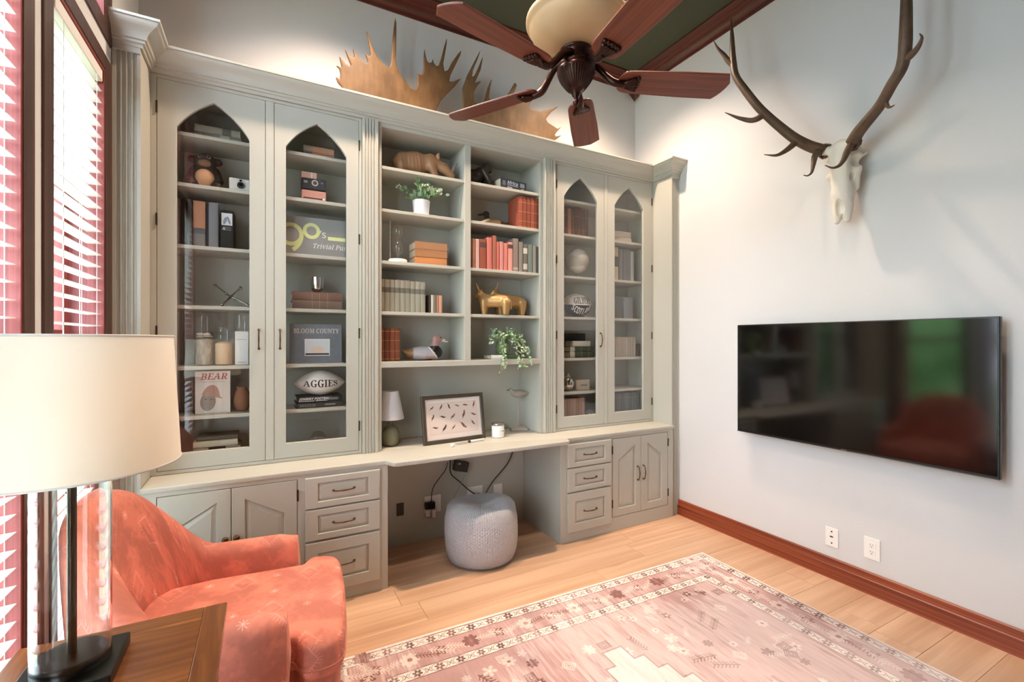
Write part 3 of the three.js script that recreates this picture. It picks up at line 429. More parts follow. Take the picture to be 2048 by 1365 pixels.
// ---------------------------------------------------------------- ceiling fan with bowl
{
  const t = thing('ceiling_fan', 'ceiling fan with five red brown wooden blades and a cream bowl', 'ceiling fan', [1.265, 0, -1.734]);
  const fanMetal = M(0x3a211b, 0.28, { metalness: 0.75 });
  const bl = woodTex(151, [0.50, 0.25, 0.17], [0.35, 0.15, 0.10], 2, 30, 1.2, 512, 256); bl.repeat.set(1.4, 3);
  const bladeMat = new THREE.MeshPhysicalMaterial({ map: bl, roughness: 0.42, clearcoat: 0.2, clearcoatRoughness: 0.35 });
  part(t, 'down_rod', cyl(0.013, 0.013, 0.75, 16, 0, 3.42, 0), fanMetal);
  part(t, 'canopy', lathe([[0.02, 3.77], [0.05, 3.785], [0.07, 3.82], [0.072, YC]], 32), fanMetal);
  part(t, 'bowl', lathe([[0.0, 2.790], [0.07, 2.790], [0.105, 2.796], [0.145, 2.812], [0.178, 2.834], [0.202, 2.862], [0.214, 2.89], [0.218, 2.902], [0.226, 2.906], [0.231, 2.915], [0.231, 2.928], [0.222, 2.932], [0.212, 2.905], [0.19, 2.855], [0.14, 2.82], [0.0, 2.80]], 48), new THREE.MeshPhysicalMaterial({ map: dataTex(256, 256, (u, v, o) => { const n = fbm(u, v, 5, 4, 4, 511); o[0] = lerp(0.78, 0.90, n); o[1] = lerp(0.63, 0.80, n); o[2] = lerp(0.45, 0.64, n); }), roughness: 0.4, transmission: 0.2, thickness: 0 }), 'cream marbled glass bowl');
  const ribs = []; for (let i = 0; i < 40; i++) { const a = i / 40 * Math.PI * 2, R = [[0.083, 2.688], [0.074, 2.662], [0.056, 2.632], [0.038, 2.61]]; ribs.push(tube(R.map(([r, y]) => [r * Math.cos(a), y, r * Math.sin(a)]), [0.0052, 0.0048, 0.0036, 0.0026], 5, 2, false)); }
  const mo = part(t, 'motor', lathe([[0.0, 2.79], [0.07, 2.79], [0.078, 2.784], [0.072, 2.776], [0.062, 2.772], [0.062, 2.735], [0.070, 2.728], [0.084, 2.722], [0.088, 2.712], [0.082, 2.704], [0.088, 2.698], [0.086, 2.688], [0.078, 2.664], [0.058, 2.632], [0.036, 2.608], [0.022, 2.600], [0.020, 2.588], [0.012, 2.582]], 48), fanMetal, 'dark bronze motor housing');
  part(mo, 'fluting', merge(ribs), fanMetal); part(t, 'finial', lathe([[0.0, 2.535], [0.008, 2.537], [0.014, 2.548], [0.014, 2.556], [0.009, 2.566], [0.012, 2.575], [0.018, 2.582], [0.018, 2.59]], 20), fanMetal);
  const s = new THREE.Shape(); s.moveTo(0.20, -0.03); s.bezierCurveTo(0.205, -0.06, 0.24, -0.066, 0.27, -0.067); s.lineTo(0.50, -0.076); s.lineTo(0.685, -0.078); s.bezierCurveTo(0.712, -0.05, 0.726, -0.01, 0.728, 0.026); s.lineTo(0.700, 0.078); s.lineTo(0.50, 0.076); s.lineTo(0.27, 0.067); s.bezierCurveTo(0.24, 0.066, 0.205, 0.06, 0.20, 0.03); s.bezierCurveTo(0.196, 0.01, 0.196, -0.01, 0.20, -0.03);
  const bg = new THREE.ExtrudeGeometry(s, { depth: 0.005, bevelEnabled: true, bevelSize: 0.002, bevelOffset: -0.002, bevelThickness: 0.002, bevelSegments: 1, curveSegments: 8 }).rotateX(Math.PI / 2).rotateX(-0.22);
  const sh = []; for (let i = 0; i < 5; i++) { const a = (i - 2) * 0.30; sh.push(tube([[0.205, -0.014, 0.0], [0.235, -0.018, Math.sin(a) * 0.022], [0.275, -0.014, Math.sin(a) * 0.055]], [0.006, 0.010, 0.011], 8, 4)); sh.push(sph(0.0115, 0.276 + 0.012 * Math.cos(a), -0.013, Math.sin(a) * 0.06, 1, 0.9, 1, 10, 8)); }
  const arm = merge(tube([[0.055, 0.095, 0], [0.10, 0.075, 0], [0.145, 0.025, 0], [0.18, -0.006, 0], [0.23, -0.014, 0]], [0.017, 0.017, 0.016, 0.019, 0.018], 10, 6), ...sh);
  for (let k = 0; k < 5; k++) {
    const a = THREE.MathUtils.degToRad(-48.7 + 72 * k), b = part(t, 'blade', uvBox(bg, 1, k * 0.3, 0), bladeMat, 'red brown wooden blade'); b.position.y = 2.66; b.rotation.y = -a;
    const c = part(b, 'blade_bracket', arm, fanMetal, 'cast shell shaped bracket'); c.rotation.x = -0.22;
  }
}
// ---------------------------------------------------------------- rug
{
  const W = 2.385, L = 3.05, pw = 1400, ph = Math.round(1400 * 3.05 / 2.385);
  const tx = canvasTex(pw, ph, (g) => {
    const m = pw / W, X = (v) => v * m, r = rng(2024);
    const cream = '#efe6dd', mauve = '#c29c97', rose = '#b27d76', dark = '#7d5e5e', line = '#8a6a66';
    g.fillStyle = cream; g.fillRect(0, 0, pw, ph);
    const rect = (i, col) => { g.fillStyle = col; g.fillRect(X(i), X(i), pw - 2 * X(i), ph - 2 * X(i)); };
    const edge = (i, w, col) => { g.strokeStyle = col; g.lineWidth = w; g.strokeRect(X(i), X(i), pw - 2 * X(i), ph - 2 * X(i)); };
    rect(0.012, '#cdb8ae'); rect(0.018, cream); rect(0.075, mauve); rect(0.215, cream); rect(0.272, mauve); for (const i of [0.018, 0.075, 0.215, 0.272]) edge(i, 3, line);
    const flower = (x, y, s, col, c2, n = 6) => { g.fillStyle = col; for (let k = 0; k < n; k++) { const a = k / n * 6.283 + 0.3; g.beginPath(); g.ellipse(x + Math.cos(a) * s * 0.55, y + Math.sin(a) * s * 0.55, s * 0.36, s * 0.24, a, 0, 7); g.fill(); } g.fillStyle = c2; g.beginPath(); g.arc(x, y, s * 0.24, 0, 7); g.fill(); };
    const leaf = (x, y, s, a, col) => { g.save(); g.translate(x, y); g.rotate(a); g.strokeStyle = col; g.lineWidth = Math.max(2, s * 0.09); g.beginPath(); g.moveTo(-s, 0); g.lineTo(s, 0); for (let k = -3; k <= 3; k++) { g.moveTo(k * s * 0.28, 0); g.lineTo(k * s * 0.28 + s * 0.25, -s * 0.34); g.moveTo(k * s * 0.28, 0); g.lineTo(k * s * 0.28 + s * 0.25, s * 0.34); } g.stroke(); g.restore(); };
    const band = (inset, step, size) => { for (const [x0, y0, x1, y1] of [[inset, inset, W - inset, inset], [W - inset, inset, W - inset, L - inset], [W - inset, L - inset, inset, L - inset], [inset, L - inset, inset, inset]]) { const d = Math.hypot(x1 - x0, y1 - y0), n = Math.round(d / step); for (let i = 0; i < n; i++) { const t = i / n, x = X(lerp(x0, x1, t)), y = X(lerp(y0, y1, t)), hz = y0 === y1; g.strokeStyle = '#b39c93'; g.lineWidth = 2.5; g.beginPath(); g.ellipse(x, y, size * (hz ? 1.55 : 1.0), size * (hz ? 1.0 : 1.55), 0, 0, 7); g.stroke(); g.strokeStyle = '#9c827b'; g.beginPath(); const mx = X(lerp(x0, x1, t + 0.5 / n)), my = X(lerp(y0, y1, t + 0.5 / n)); for (const q of [-1, 1]) { g.moveTo(mx - 7, my + q * 9); g.lineTo(mx, my); g.lineTo(mx + 7, my + q * 9); } g.stroke(); flower(x, y, size * (0.95 + 0.2 * r()), r() < 0.3 ? '#6e4f4c' : '#8d6a63', '#d9c5b6'); } } };
    band(0.0465, 0.105, 15); band(0.2435, 0.10, 14);
    for (const [hz, c] of [[1, 0.145], [1, L - 0.145], [0, 0.145], [0, W - 0.145]]) { const len = hz ? W : L, n = Math.round(len / 0.075); for (let i = 0; i < n; i++) { const a = (i + 0.5) / n * len, x = X(hz ? a : c), y = X(hz ? c : a), k = i % 4, lt = r() < 0.6 ? '#dfccc2' : '#8b635e'; if (k === 0) flower(x, y, 30, lt, '#a06c64', 8); else if (k === 2) { flower(x, y, 22, '#8a5f59', '#e1cfc5', 6); leaf(x, y, 36, hz ? 0.5 : 2, '#dcc8be'); } else { leaf(x, y, 32, (hz ? 0 : 1.57) + (r() - 0.5), lt); } } }
    // field: scattered flowers and sprays
    for (let i = 0; i < 300; i++) { const x = X(0.32 + r() * (W - 0.64)), y = X(0.32 + r() * (L - 0.64)), q = r(), c1 = r() < 0.55 ? '#ddcbc2' : '#7f5652'; if (q < 0.45) flower(x, y, 11 + 13 * r(), c1, r() < 0.5 ? '#8c5f58' : '#e6d9d0', 5 + Math.floor(r() * 3)); else if (q < 0.75) leaf(x, y, 18 + 20 * r(), r() * 6, c1); else { g.strokeStyle = c1; g.lineWidth = 3; g.save(); g.translate(x, y); g.rotate(0.78 * Math.floor(r() * 4)); for (const s of [26, 18, 9]) g.strokeRect(-s / 2 * 1.2, -s / 2, s * 1.2, s); g.restore(); } }
    // corner spandrels and the stepped medallion
    const steps = (cx, cy, w, h, n, col, lw) => { const p = [], q = []; for (let i = 0; i <= n; i++) { const x = w * i / n, y = h * (1 - i / n); p.push([x, y]); if (i < n) p.push([w * (i + 1) / n, y]); } g.beginPath(); for (const [sx, sy, rev] of [[1, -1, 0], [1, 1, 1], [-1, 1, 0], [-1, -1, 1]]) { const l = rev ? [...p].reverse() : p; for (const [x, y] of l) { const px = cx + sx * x, py = cy + sy * y; q.length ? g.lineTo(px, py) : g.moveTo(px, py); q.push(1); } } g.closePath(); if (col) { g.fillStyle = col; g.fill(); } g.strokeStyle = line; g.lineWidth = lw; g.stroke(); };
    const cx = pw / 2, cy = ph / 2; g.save();
    steps(cx, cy, X(0.60), X(1.02), 11, '#e6ded7', 5); for (let i = 0; i < 26; i++) { const a = i / 26 * 6.283, x = cx + Math.cos(a) * X(0.40), y = cy + Math.sin(a) * X(0.70); i % 3 === 0 ? flower(x, y, 26, '#8f6a64', '#cbb3a8', 8) : leaf(x, y, 34, a + (i % 2), '#9b756e'); }
    steps(cx, cy, X(0.42), X(0.74), 9, '#d9cdc8', 5); steps(cx, cy, X(0.34), X(0.60), 8, rose, 4); for (let i = 0; i < 14; i++) { const a = i / 14 * 6.283; flower(cx + Math.cos(a) * X(0.18), cy + Math.sin(a) * X(0.34), 24, '#dccac0', '#7a524e', 7); }
    steps(cx, cy, X(0.12), X(0.20), 5, '#e6ded7', 4); flower(cx, cy, 40, '#8f5f58', '#dccac0', 8); g.restore();
    // wear: cream rubbed streaks along the length and grey plum stains
    const im = g.getImageData(0, 0, pw, ph), d = im.data;
    for (let y = 0; y < ph; y++) for (let x = 0; x < pw; x++) {
      const u = x / pw, v = y / ph, st = vnoise(u * 150, v * 16, 150, 16, 71) * 0.5 + vnoise(u * 420, v * 60, 420, 60, 73) * 0.5, big = fbm(u, v, 4, 5, 4, 77), gr = fbm(u, v, 3, 4, 4, 83), red = fbm(u, v, 5, 4, 3, 89), i = (y * pw + x) * 4;
      let f = sstep(0.40, 0.66, big * 0.7 + st * 0.34) * 0.5, k = sstep(0.56, 0.74, gr * 0.85 + st * 0.16) * 0.6, q = sstep(0.52, 0.72, red * 0.8 + st * 0.2) * 0.45, e = 0.95 + 0.12 * st;
      const C = [d[i], d[i + 1], d[i + 2]], mx = (c, a, w) => c + (a - c) * w;
      const tgt = [[238, 228, 225], [112, 104, 110], [168, 96, 86]], w0 = [f, k, q]; for (let n = 0; n < 3; n++) { let c = C[n]; c = mx(c, c * tgt[2][n] / 190, q); c = mx(c, c * tgt[1][n] / 170, k); c = mx(c, tgt[0][n], f); d[i + n] = clamp(c * e, 0, 255); }
    }
    g.putImageData(im, 0, 0);
  });
  const mat = new THREE.MeshStandardMaterial({ map: tx, roughness: 0.95, bumpMap: tx, bumpScale: 0.0008 });
  const t = thing('area_rug', 'faded pink and cream patterned rug with flower borders on the oak floor', 'rug', [1.405, 0, -0.655], THREE.MathUtils.degToRad(-1.2));
  part(t, 'pile', new THREE.PlaneGeometry(W, L).rotateX(-Math.PI / 2).translate(0, 0.0075, 0), mat, 'printed pile');
  part(t, 'backing', RB(W, 0.006, L, 0.0025, 0, 0.0035, 0, 1), M(0xbfa898, 0.95));
}
// ---------------------------------------------------------------- knitted pouf under the desk
{
  const kt = dataTex(256, 256, (u, v, o) => { const a = Math.abs(Math.sin(u * Math.PI * 24)), b = Math.abs(Math.sin(v * Math.PI * 24 + (Math.floor(u * 24) % 2) * 1.57)); o[0] = o[1] = o[2] = 0.25 + 0.5 * a * b + 0.25 * fbm(u, v, 20, 20, 2, 9); }, false); kt.repeat.set(4, 2.4);
  const mat = new THREE.MeshPhysicalMaterial({ color: 0xccccd2, roughness: 0.95, bumpMap: kt, bumpScale: 0.012, sheen: 0.3, sheenColor: new THREE.Color(1, 1, 1), sheenRoughness: 0.6 });
  const t = thing('pouf', 'round pale grey knitted pouf under the desk', 'pouf', [1.285, 0, -2.83], 0.4);
  const pts = []; const P = [[0.0, 0.002], [0.15, 0.002], [0.19, 0.004], [0.215, 0.014], [0.226, 0.036], [0.236, 0.07], [0.243, 0.13], [0.245, 0.20], [0.242, 0.27], [0.236, 0.315], [0.226, 0.342], [0.208, 0.362], [0.18, 0.373], [0.145, 0.376], [0.10, 0.370], [0.05, 0.354], [0.0, 0.346]];
  const g = lathe(P, 72), p = g.attributes.position; for (let i = 0; i < p.count; i++) { const x = p.getX(i), y = p.getY(i), z = p.getZ(i), a = Math.atan2(z, x), k = 1 + 0.014 * Math.sin(3 * a + y * 9) * sstep(0.05, 0.3, y) + 0.012 * Math.sin(2 * a + 1) - 0.022 * Math.exp(-Math.pow((y - 0.295 - 0.02 * Math.sin(2 * a)) / 0.013, 2)); p.setXYZ(i, x * k, y + (y > 0.3 ? 0.010 * Math.sin(a * 2 + 0.5) : 0), z * k); } g.computeVertexNormals();
  part(t, 'cover', g, mat); const sm = []; for (const [r, y] of [[0.2165, 0.017]]) { const c = []; for (let i = 0; i <= 48; i++) { const a = i / 48 * Math.PI * 2; c.push([r * Math.cos(a) * (1 + 0.012 * Math.sin(2 * a + 1)), y, r * Math.sin(a) * (1 + 0.012 * Math.sin(2 * a + 1))]); } sm.push(tube(c, 0.004, 6, 1, false)); } part(t, 'seam', merge(sm), mat);
}
// ---------------------------------------------------------------- coral armchair
{
  const ft = canvasTex(1024, 1024, (g, w, h) => {
    const r = rng(77); g.fillStyle = '#d4836f'; g.fillRect(0, 0, w, h);
    const motif = (x, y, s) => { g.save(); g.translate(x, y); g.strokeStyle = 'rgba(238,160,146,0.75)'; g.lineWidth = 8; g.lineJoin = 'round'; g.beginPath(); g.moveTo(0, -s); g.lineTo(s * 0.8, 0); g.lineTo(0, s); g.lineTo(-s * 0.8, 0); g.closePath(); g.stroke(); g.lineWidth = 6;
      for (const [ax, ay, bx, by] of [[0, -s, s * 0.8, 0], [s * 0.8, 0, 0, s], [0, s, -s * 0.8, 0], [-s * 0.8, 0, 0, -s]]) for (let i = 0; i < 7; i++) { const t = (i + 0.5) / 7, px = lerp(ax, bx, t), py = lerp(ay, by, t), l = Math.hypot(px, py) || 1; g.beginPath(); g.moveTo(px, py); g.lineTo(px * (1 + s * 0.3 / l), py * (1 + s * 0.3 / l)); g.stroke(); }
      g.lineWidth = 5; g.strokeStyle = 'rgba(225,140,125,0.6)'; g.strokeRect(-s * 0.2, -s * 0.2, s * 0.4, s * 0.4); g.beginPath(); g.moveTo(-s * 0.4, 0); g.lineTo(s * 0.4, 0); g.moveTo(0, -s * 0.4); g.lineTo(0, s * 0.4); g.stroke(); g.restore(); };
    const star = (x, y, s) => { g.strokeStyle = 'rgba(244,190,178,0.8)'; g.lineWidth = 6; for (let i = 0; i < 8; i++) { const a = i / 8 * 6.283; g.beginPath(); g.moveTo(x, y); g.lineTo(x + Math.cos(a) * s, y + Math.sin(a) * s); g.stroke(); } };
    for (const [x, y] of [[256, 256], [768, 256], [512, 768], [0, 768], [1024, 768]]) motif(x, y, 108); for (const [x, y] of [[512, 300], [0, 300], [1024, 300], [256, 760], [768, 760], [512, 20], [512, 1044]]) star(x, y, 38);
    const im = g.getImageData(0, 0, w, h), d = im.data; for (let y = 0; y < h; y++) for (let x = 0; x < w; x++) { const u = x / w, v = y / h, n = fbm(u, v, 7, 7, 4, 19), m = fbm(u, v, 40, 40, 2, 23), k = lerp(0.90, 1.07, sstep(0.3, 0.7, n * 0.8 + m * 0.2)), i = (y * w + x) * 4; d[i] = clamp(d[i] * k, 0, 255); d[i + 1] = clamp(d[i + 1] * (k - 0.03), 0, 255); d[i + 2] = clamp(d[i + 2] * (k - 0.03), 0, 255); } g.putImageData(im, 0, 0);
  }, true); ft.repeat.set(1 / 0.52, 1 / 0.52);
  const fab = new THREE.MeshPhysicalMaterial({ map: ft, roughness: 0.85, sheen: 0.5, sheenColor: new THREE.Color(1.0, 0.72, 0.62), sheenRoughness: 0.45, bumpMap: bumpRep(1), bumpScale: 0.001 });
  const t = thing('armchair', 'coral velvet tub armchair with pale diamond motifs', 'armchair', [-0.13, 0, -2.135], THREE.MathUtils.degToRad(-6));
  // U shaped padded shell
  const path = [], arc = (cx, cz, rx, rz, a0, a1, n) => { for (let i = 1; i <= n; i++) { const a = lerp(a0, a1, i / n); path.push([cx + rx * Math.cos(a), cz + rz * Math.sin(a)]); } };
  const Wd = 0.345; for (let i = 0; i <= 8; i++) path.push([lerp(0.235, -0.06, i / 8), Wd]); arc(-0.06, 0, 0.315, Wd, Math.PI / 2, Math.PI * 1.5, 34); for (let i = 1; i <= 8; i++) path.push([lerp(-0.06, 0.235, i / 8), -Wd]);
  // squarer back corners
  for (const p of path) if (p[0] < -0.06) { const a = Math.atan2(p[1] / Wd, (p[0] + 0.06) / 0.315), k = Math.pow(Math.pow(Math.abs(Math.cos(a)), 2.6) + Math.pow(Math.abs(Math.sin(a)), 2.6), -1 / 2.6); p[0] = -0.06 + 0.315 * k * Math.cos(a); p[1] = Wd * k * Math.sin(a); }
  const pos = [], uv = [], idx = [], N = path.length, sec = 22; let len = 0;
  for (let i = 0; i < N; i++) {
    const p = path[i], a = path[Math.max(0, i - 1)], b = path[Math.min(N - 1, i + 1)], dx = b[0] - a[0], dz = b[1] - a[1], l = Math.hypot(dx, dz), nx = dz / l * -1, nz = dx / l; // outward
    if (i) len += Math.hypot(p[0] - path[i - 1][0], p[1] - path[i - 1][1]);
    const out = [nx, nz], sgn = (out[0] * (p[0] + 0.0) + out[1] * p[1]) < 0 ? -1 : 1; out[0] *= sgn; out[1] *= sgn;
    const back = sstep(-0.10, -0.42, p[0]), top = lerp(0.525, 0.875, back) + 0.03 * (1 - Math.pow(p[1] / Wd, 2)) * sstep(-0.25, -0.37, p[0]), endk = sstep(0, 1, clamp(Math.min(i, N - 1 - i) / 2.2)), th = lerp(0.045, 0.057, back) * lerp(0.55, 1, endk), y0 = 0.16, rt = th, tp = top - 0.016 * (1 - endk);
    let pl = 0, prev = null;
    for (let j = 0; j <= sec; j++) {
      let n, y; const t = j / sec; if (t < 0.36) { n = 1; y = lerp(y0, tp - rt, t / 0.36); } else if (t < 0.64) { const q = (t - 0.36) / 0.28 * Math.PI; n = Math.cos(q); y = tp - rt + rt * Math.sin(q); } else { n = -1; y = lerp(tp - rt, y0 + 0.08, (t - 0.64) / 0.36); }
      const bulge = 0.014 * Math.sin(Math.PI * clamp((y - y0) / (tp - y0))), off = th * n + bulge * n, lean = back * 0.045 * sstep(0.4, 0.9, y) * 1.0, taper = 0.02 * (1 - clamp((y - y0) / 0.2));
      const x = p[0] + out[0] * (off - taper * (n > 0)) - lean, z = p[1] + out[1] * (off - taper * (n > 0));
      if (prev) pl += Math.hypot(x - prev[0], y - prev[1], z - prev[2]); prev = [x, y, z]; pos.push(x, y, z); uv.push(len + 0.13, pl);
    }
  }
  for (let i = 0; i < N - 1; i++) for (let j = 0; j < sec; j++) { const a = i * (sec + 1) + j, b = a + sec + 1; idx.push(a, b, a + 1, a + 1, b, b + 1); }
  for (const i of [0, N - 1]) { const s = i * (sec + 1), c = pos.length / 3; let mx = 0, my = 0, mz = 0; for (let j = 0; j <= sec; j++) { mx += pos[(s + j) * 3]; my += pos[(s + j) * 3 + 1]; mz += pos[(s + j) * 3 + 2]; } pos.push(mx / (sec + 1) + 0.012, my / (sec + 1), mz / (sec + 1)); uv.push(0, 0.3); for (let j = 0; j < sec; j++) i ? idx.push(c, s + j + 1, s + j) : idx.push(c, s + j, s + j + 1); }
  const sg = new THREE.BufferGeometry(); sg.setAttribute('position', new THREE.Float32BufferAttribute(pos, 3)); sg.setAttribute('uv', new THREE.Float32BufferAttribute(uv, 2)); sg.setIndex(idx);
  part(t, 'shell', toCreasedNormals(sg, 0.9), fab, 'padded back and arms in one curve');
  const tshape = (o) => { const s = new THREE.Shape(), q = 0.05; s.moveTo(-0.31, -0.25 + o); s.lineTo(-0.1, -0.285 + o); s.lineTo(0.25, -0.288 + o); s.bezierCurveTo(0.27, -0.30 + o, 0.27, -0.36 + o, 0.31, -0.365 + o); s.bezierCurveTo(0.41 - o, -0.37 + o, 0.425 - o, -0.33, 0.43 - o, -0.25); s.quadraticCurveTo(0.445 - o, 0, 0.43 - o, 0.25); s.bezierCurveTo(0.425 - o, 0.33, 0.41 - o, 0.37 - o, 0.31, 0.365 - o); s.bezierCurveTo(0.27, 0.36 - o, 0.27, 0.30 - o, 0.25, 0.288 - o); s.lineTo(-0.1, 0.285 - o); s.lineTo(-0.31, 0.25 - o); s.closePath(); return s; };
  let cg = new THREE.ExtrudeGeometry(tshape(0), { depth: 0.075, bevelEnabled: true, bevelSize: 0.03, bevelOffset: -0.03, bevelThickness: 0.035, bevelSegments: 5, curveSegments: 8 }).rotateX(-Math.PI / 2).translate(0, 0.29, 0);
  { cg = clean(cg); const p = cg.attributes.position; for (let i = 0; i < p.count; i++) { const x = p.getX(i), y = p.getY(i), z = p.getZ(i); if (y > 0.33) p.setY(i, y - 0.012 * sstep(0.2, 0.42, x)); } cg.computeVertexNormals(); cg = toCreasedNormals(cg, 0.8); }
  const cu = part(t, 'seat_cushion', uvBox(cg, 1, 0.1, 0.05), fab, 'thick coral seat cushion');
  const pipe = tshape(0.002).getSpacedPoints(120).map((p) => [p.x, 0.298, -p.y]); part(cu, 'piping', tube(pipe.slice(20, 100), 0.005, 6, 1), fab);
  part(t, 'seat_base', uvBox(toCreasedNormals(new THREE.ExtrudeGeometry(tshape(0.02), { depth: 0.12, bevelEnabled: true, bevelSize: 0.01, bevelOffset: -0.01, bevelThickness: 0.01, bevelSegments: 2 }).rotateX(-Math.PI / 2).translate(0, 0.155, 0), 0.6)), fab);
  for (const [x, z] of [[0.29, 0.28], [0.29, -0.28], [-0.27, 0.24], [-0.27, -0.24]]) part(t, 'leg', cyl(0.022, 0.014, 0.15, 14, x, 0.075, z), brownWood, 'tapered wooden leg');
}
// ---------------------------------------------------------------- side table and glass column lamp
{
  const tt = woodTex(211, [0.60, 0.38, 0.19], [0.38, 0.21, 0.09], 2, 22, 2.6, 512, 512); tt.repeat.set(1.6, 1.6);
  const tm = new THREE.MeshPhysicalMaterial({ map: tt, roughness: 0.28, clearcoat: 0.45, clearcoatRoughness: 0.15 });
  const t = thing('side_table', 'brown wooden side table with a framed top beside the coral armchair', 'table', [-0.313, 0, -1.255]);
  const w = 0.435, d = 0.60, y = 0.70, b = 0.055;
  part(t, 'top_panel', uvBox(RB(w - 2 * b, 0.024, d - 2 * b, 0.001, 0, y - 0.0125, 0, 1), 1, 0.2, 0), tm);
  for (const s of [-1, 1]) { part(t, 'border_board', uvBox(RB(b - 0.0006, 0.026, d, 0.003, s * (w / 2 - b / 2), y - 0.013, 0, 2), 1, 0.5 + s, 0.3, true), tm); part(t, 'border_board', uvBox(RB(w - 2 * b - 0.001, 0.026, b, 0.002, 0, y - 0.013, s * (d / 2 - b / 2), 2), 1, 0.7 + s, 0.1), tm); }
  part(t, 'apron', uvBox(merge(B(w - 0.06, 0.09, 0.02, 0, y - 0.071, d / 2 - 0.04), B(w - 0.06, 0.09, 0.02, 0, y - 0.071, -d / 2 + 0.04), B(0.02, 0.09, d - 0.1, w / 2 - 0.04, y - 0.071, 0), B(0.02, 0.09, d - 0.1, -w / 2 + 0.04, y - 0.071, 0))), tm);
  for (const sx of [-1, 1]) for (const sz of [-1, 1]) part(t, 'leg', uvBox(new THREE.CylinderGeometry(0.03, 0.02, y - 0.026, 4).rotateY(Math.PI / 4).translate(sx * (w / 2 - 0.04), (y - 0.026) / 2, sz * (d / 2 - 0.04))), tm);
  const l = thing('table_lamp', 'table lamp with wide cream drum shade and clear glass column on the side table', 'lamp', [-0.38, y, -1.37]);
  const blk = M(0x17150f, 0.35, { metalness: 0.3 });
  part(l, 'base', RB(0.172, 0.03, 0.172, 0.004, 0, 0.015, 0, 2), blk, 'square black base');
  part(l, 'foot_disc', lathe([[0.0, 0.03], [0.066, 0.03], [0.066, 0.05], [0.06, 0.055], [0, 0.055]], 40), blk);
  part(l, 'glass_column', lathe([[0.0685, 0.031], [0.0685, 0.45], [0.0655, 0.45], [0.0655, 0.031], [0.0685, 0.031]], 48), M(0xffffff, 0.0, { transmission: 1, thickness: 0.003, ior: 1.45 }), 'clear glass cylinder');
  part(l, 'cap', lathe([[0, 0.45], [0.07, 0.45], [0.072, 0.456], [0.068, 0.468], [0.02, 0.474], [0, 0.474]], 40), blk);
  part(l, 'rod', cyl(0.0085, 0.0085, 0.42, 16, 0, 0.25, 0), M(0x4a4038, 0.3, { metalness: 0.8 })); part(l, 'socket', cyl(0.016, 0.016, 0.06, 16, 0, 0.50, 0), M(0xb08d4a, 0.3, { metalness: 0.9 }));
  part(l, 'shade', lathe([[0.1835, 0.762], [0.1985, 0.47], [0.197, 0.4695], [0.182, 0.7615], [0.1835, 0.762]], 64), new THREE.MeshPhysicalMaterial({ color: 0xf6eee2, roughness: 0.95, transmission: 0.4, thickness: 0, side: THREE.DoubleSide }), 'cream drum shade');
  part(l, 'shade_ring', merge(new THREE.TorusGeometry(0.1828, 0.0028, 8, 64).rotateX(Math.PI / 2).translate(0, 0.761, 0), new THREE.TorusGeometry(0.1978, 0.0025, 8, 64).rotateX(Math.PI / 2).translate(0, 0.47, 0)), M(0xd9d4cc, 0.5));
  const sp = []; for (let i = 0; i < 3; i++) { const a = i * 2.0944; sp.push(tube([[0.015, 0.53, 0].map((q, k) => k === 0 ? 0.015 * Math.cos(a) : k === 2 ? 0.015 * Math.sin(a) : q), [0.181 * Math.cos(a), 0.755, 0.181 * Math.sin(a)]], 0.002, 6, 4)); } part(l, 'shade_spider', merge(sp), M(0xb08d4a, 0.3, { metalness: 0.9 }));
  part(l, 'bulb', merge(sph(0.03, 0, 0.585, 0, 1, 1.1, 1), cyl(0.014, 0.014, 0.03, 12, 0, 0.545, 0)), new THREE.MeshStandardMaterial({ color: 0xfff0d8, roughness: 0.4, emissive: new THREE.Color(...LAMP.tableColor), emissiveIntensity: 3 }));
  const p = new THREE.PointLight(new THREE.Color(...LAMP.tableColor), LAMP.table, 0, 2); p.name = 'lamp_light'; p.position.set(-0.38, y + 0.585, -1.37); p.castShadow = true; p.shadow.radius = 1.4; scene.add(p);
}
// ---------------------------------------------------------------- books
const pagesMat = new THREE.MeshStandardMaterial({ map: dataTex(64, 64, (u, v, o) => { const s = 0.82 + 0.12 * hash2(Math.floor(v * 64), 3, 5); o[0] = s; o[1] = s * 0.94; o[2] = s * 0.82; }), roughness: 0.9 });
const clothBump = bumpRep(8);
const clothMat = (hex, extra = {}) => { const k = 'cloth' + hex + JSON.stringify(extra); if (!matCache.has(k)) matCache.set(k, new THREE.MeshPhysicalMaterial({ color: hex, roughness: 0.7, bumpMap: clothBump, bumpScale: 0.0006, ...extra })); return matCache.get(k); };
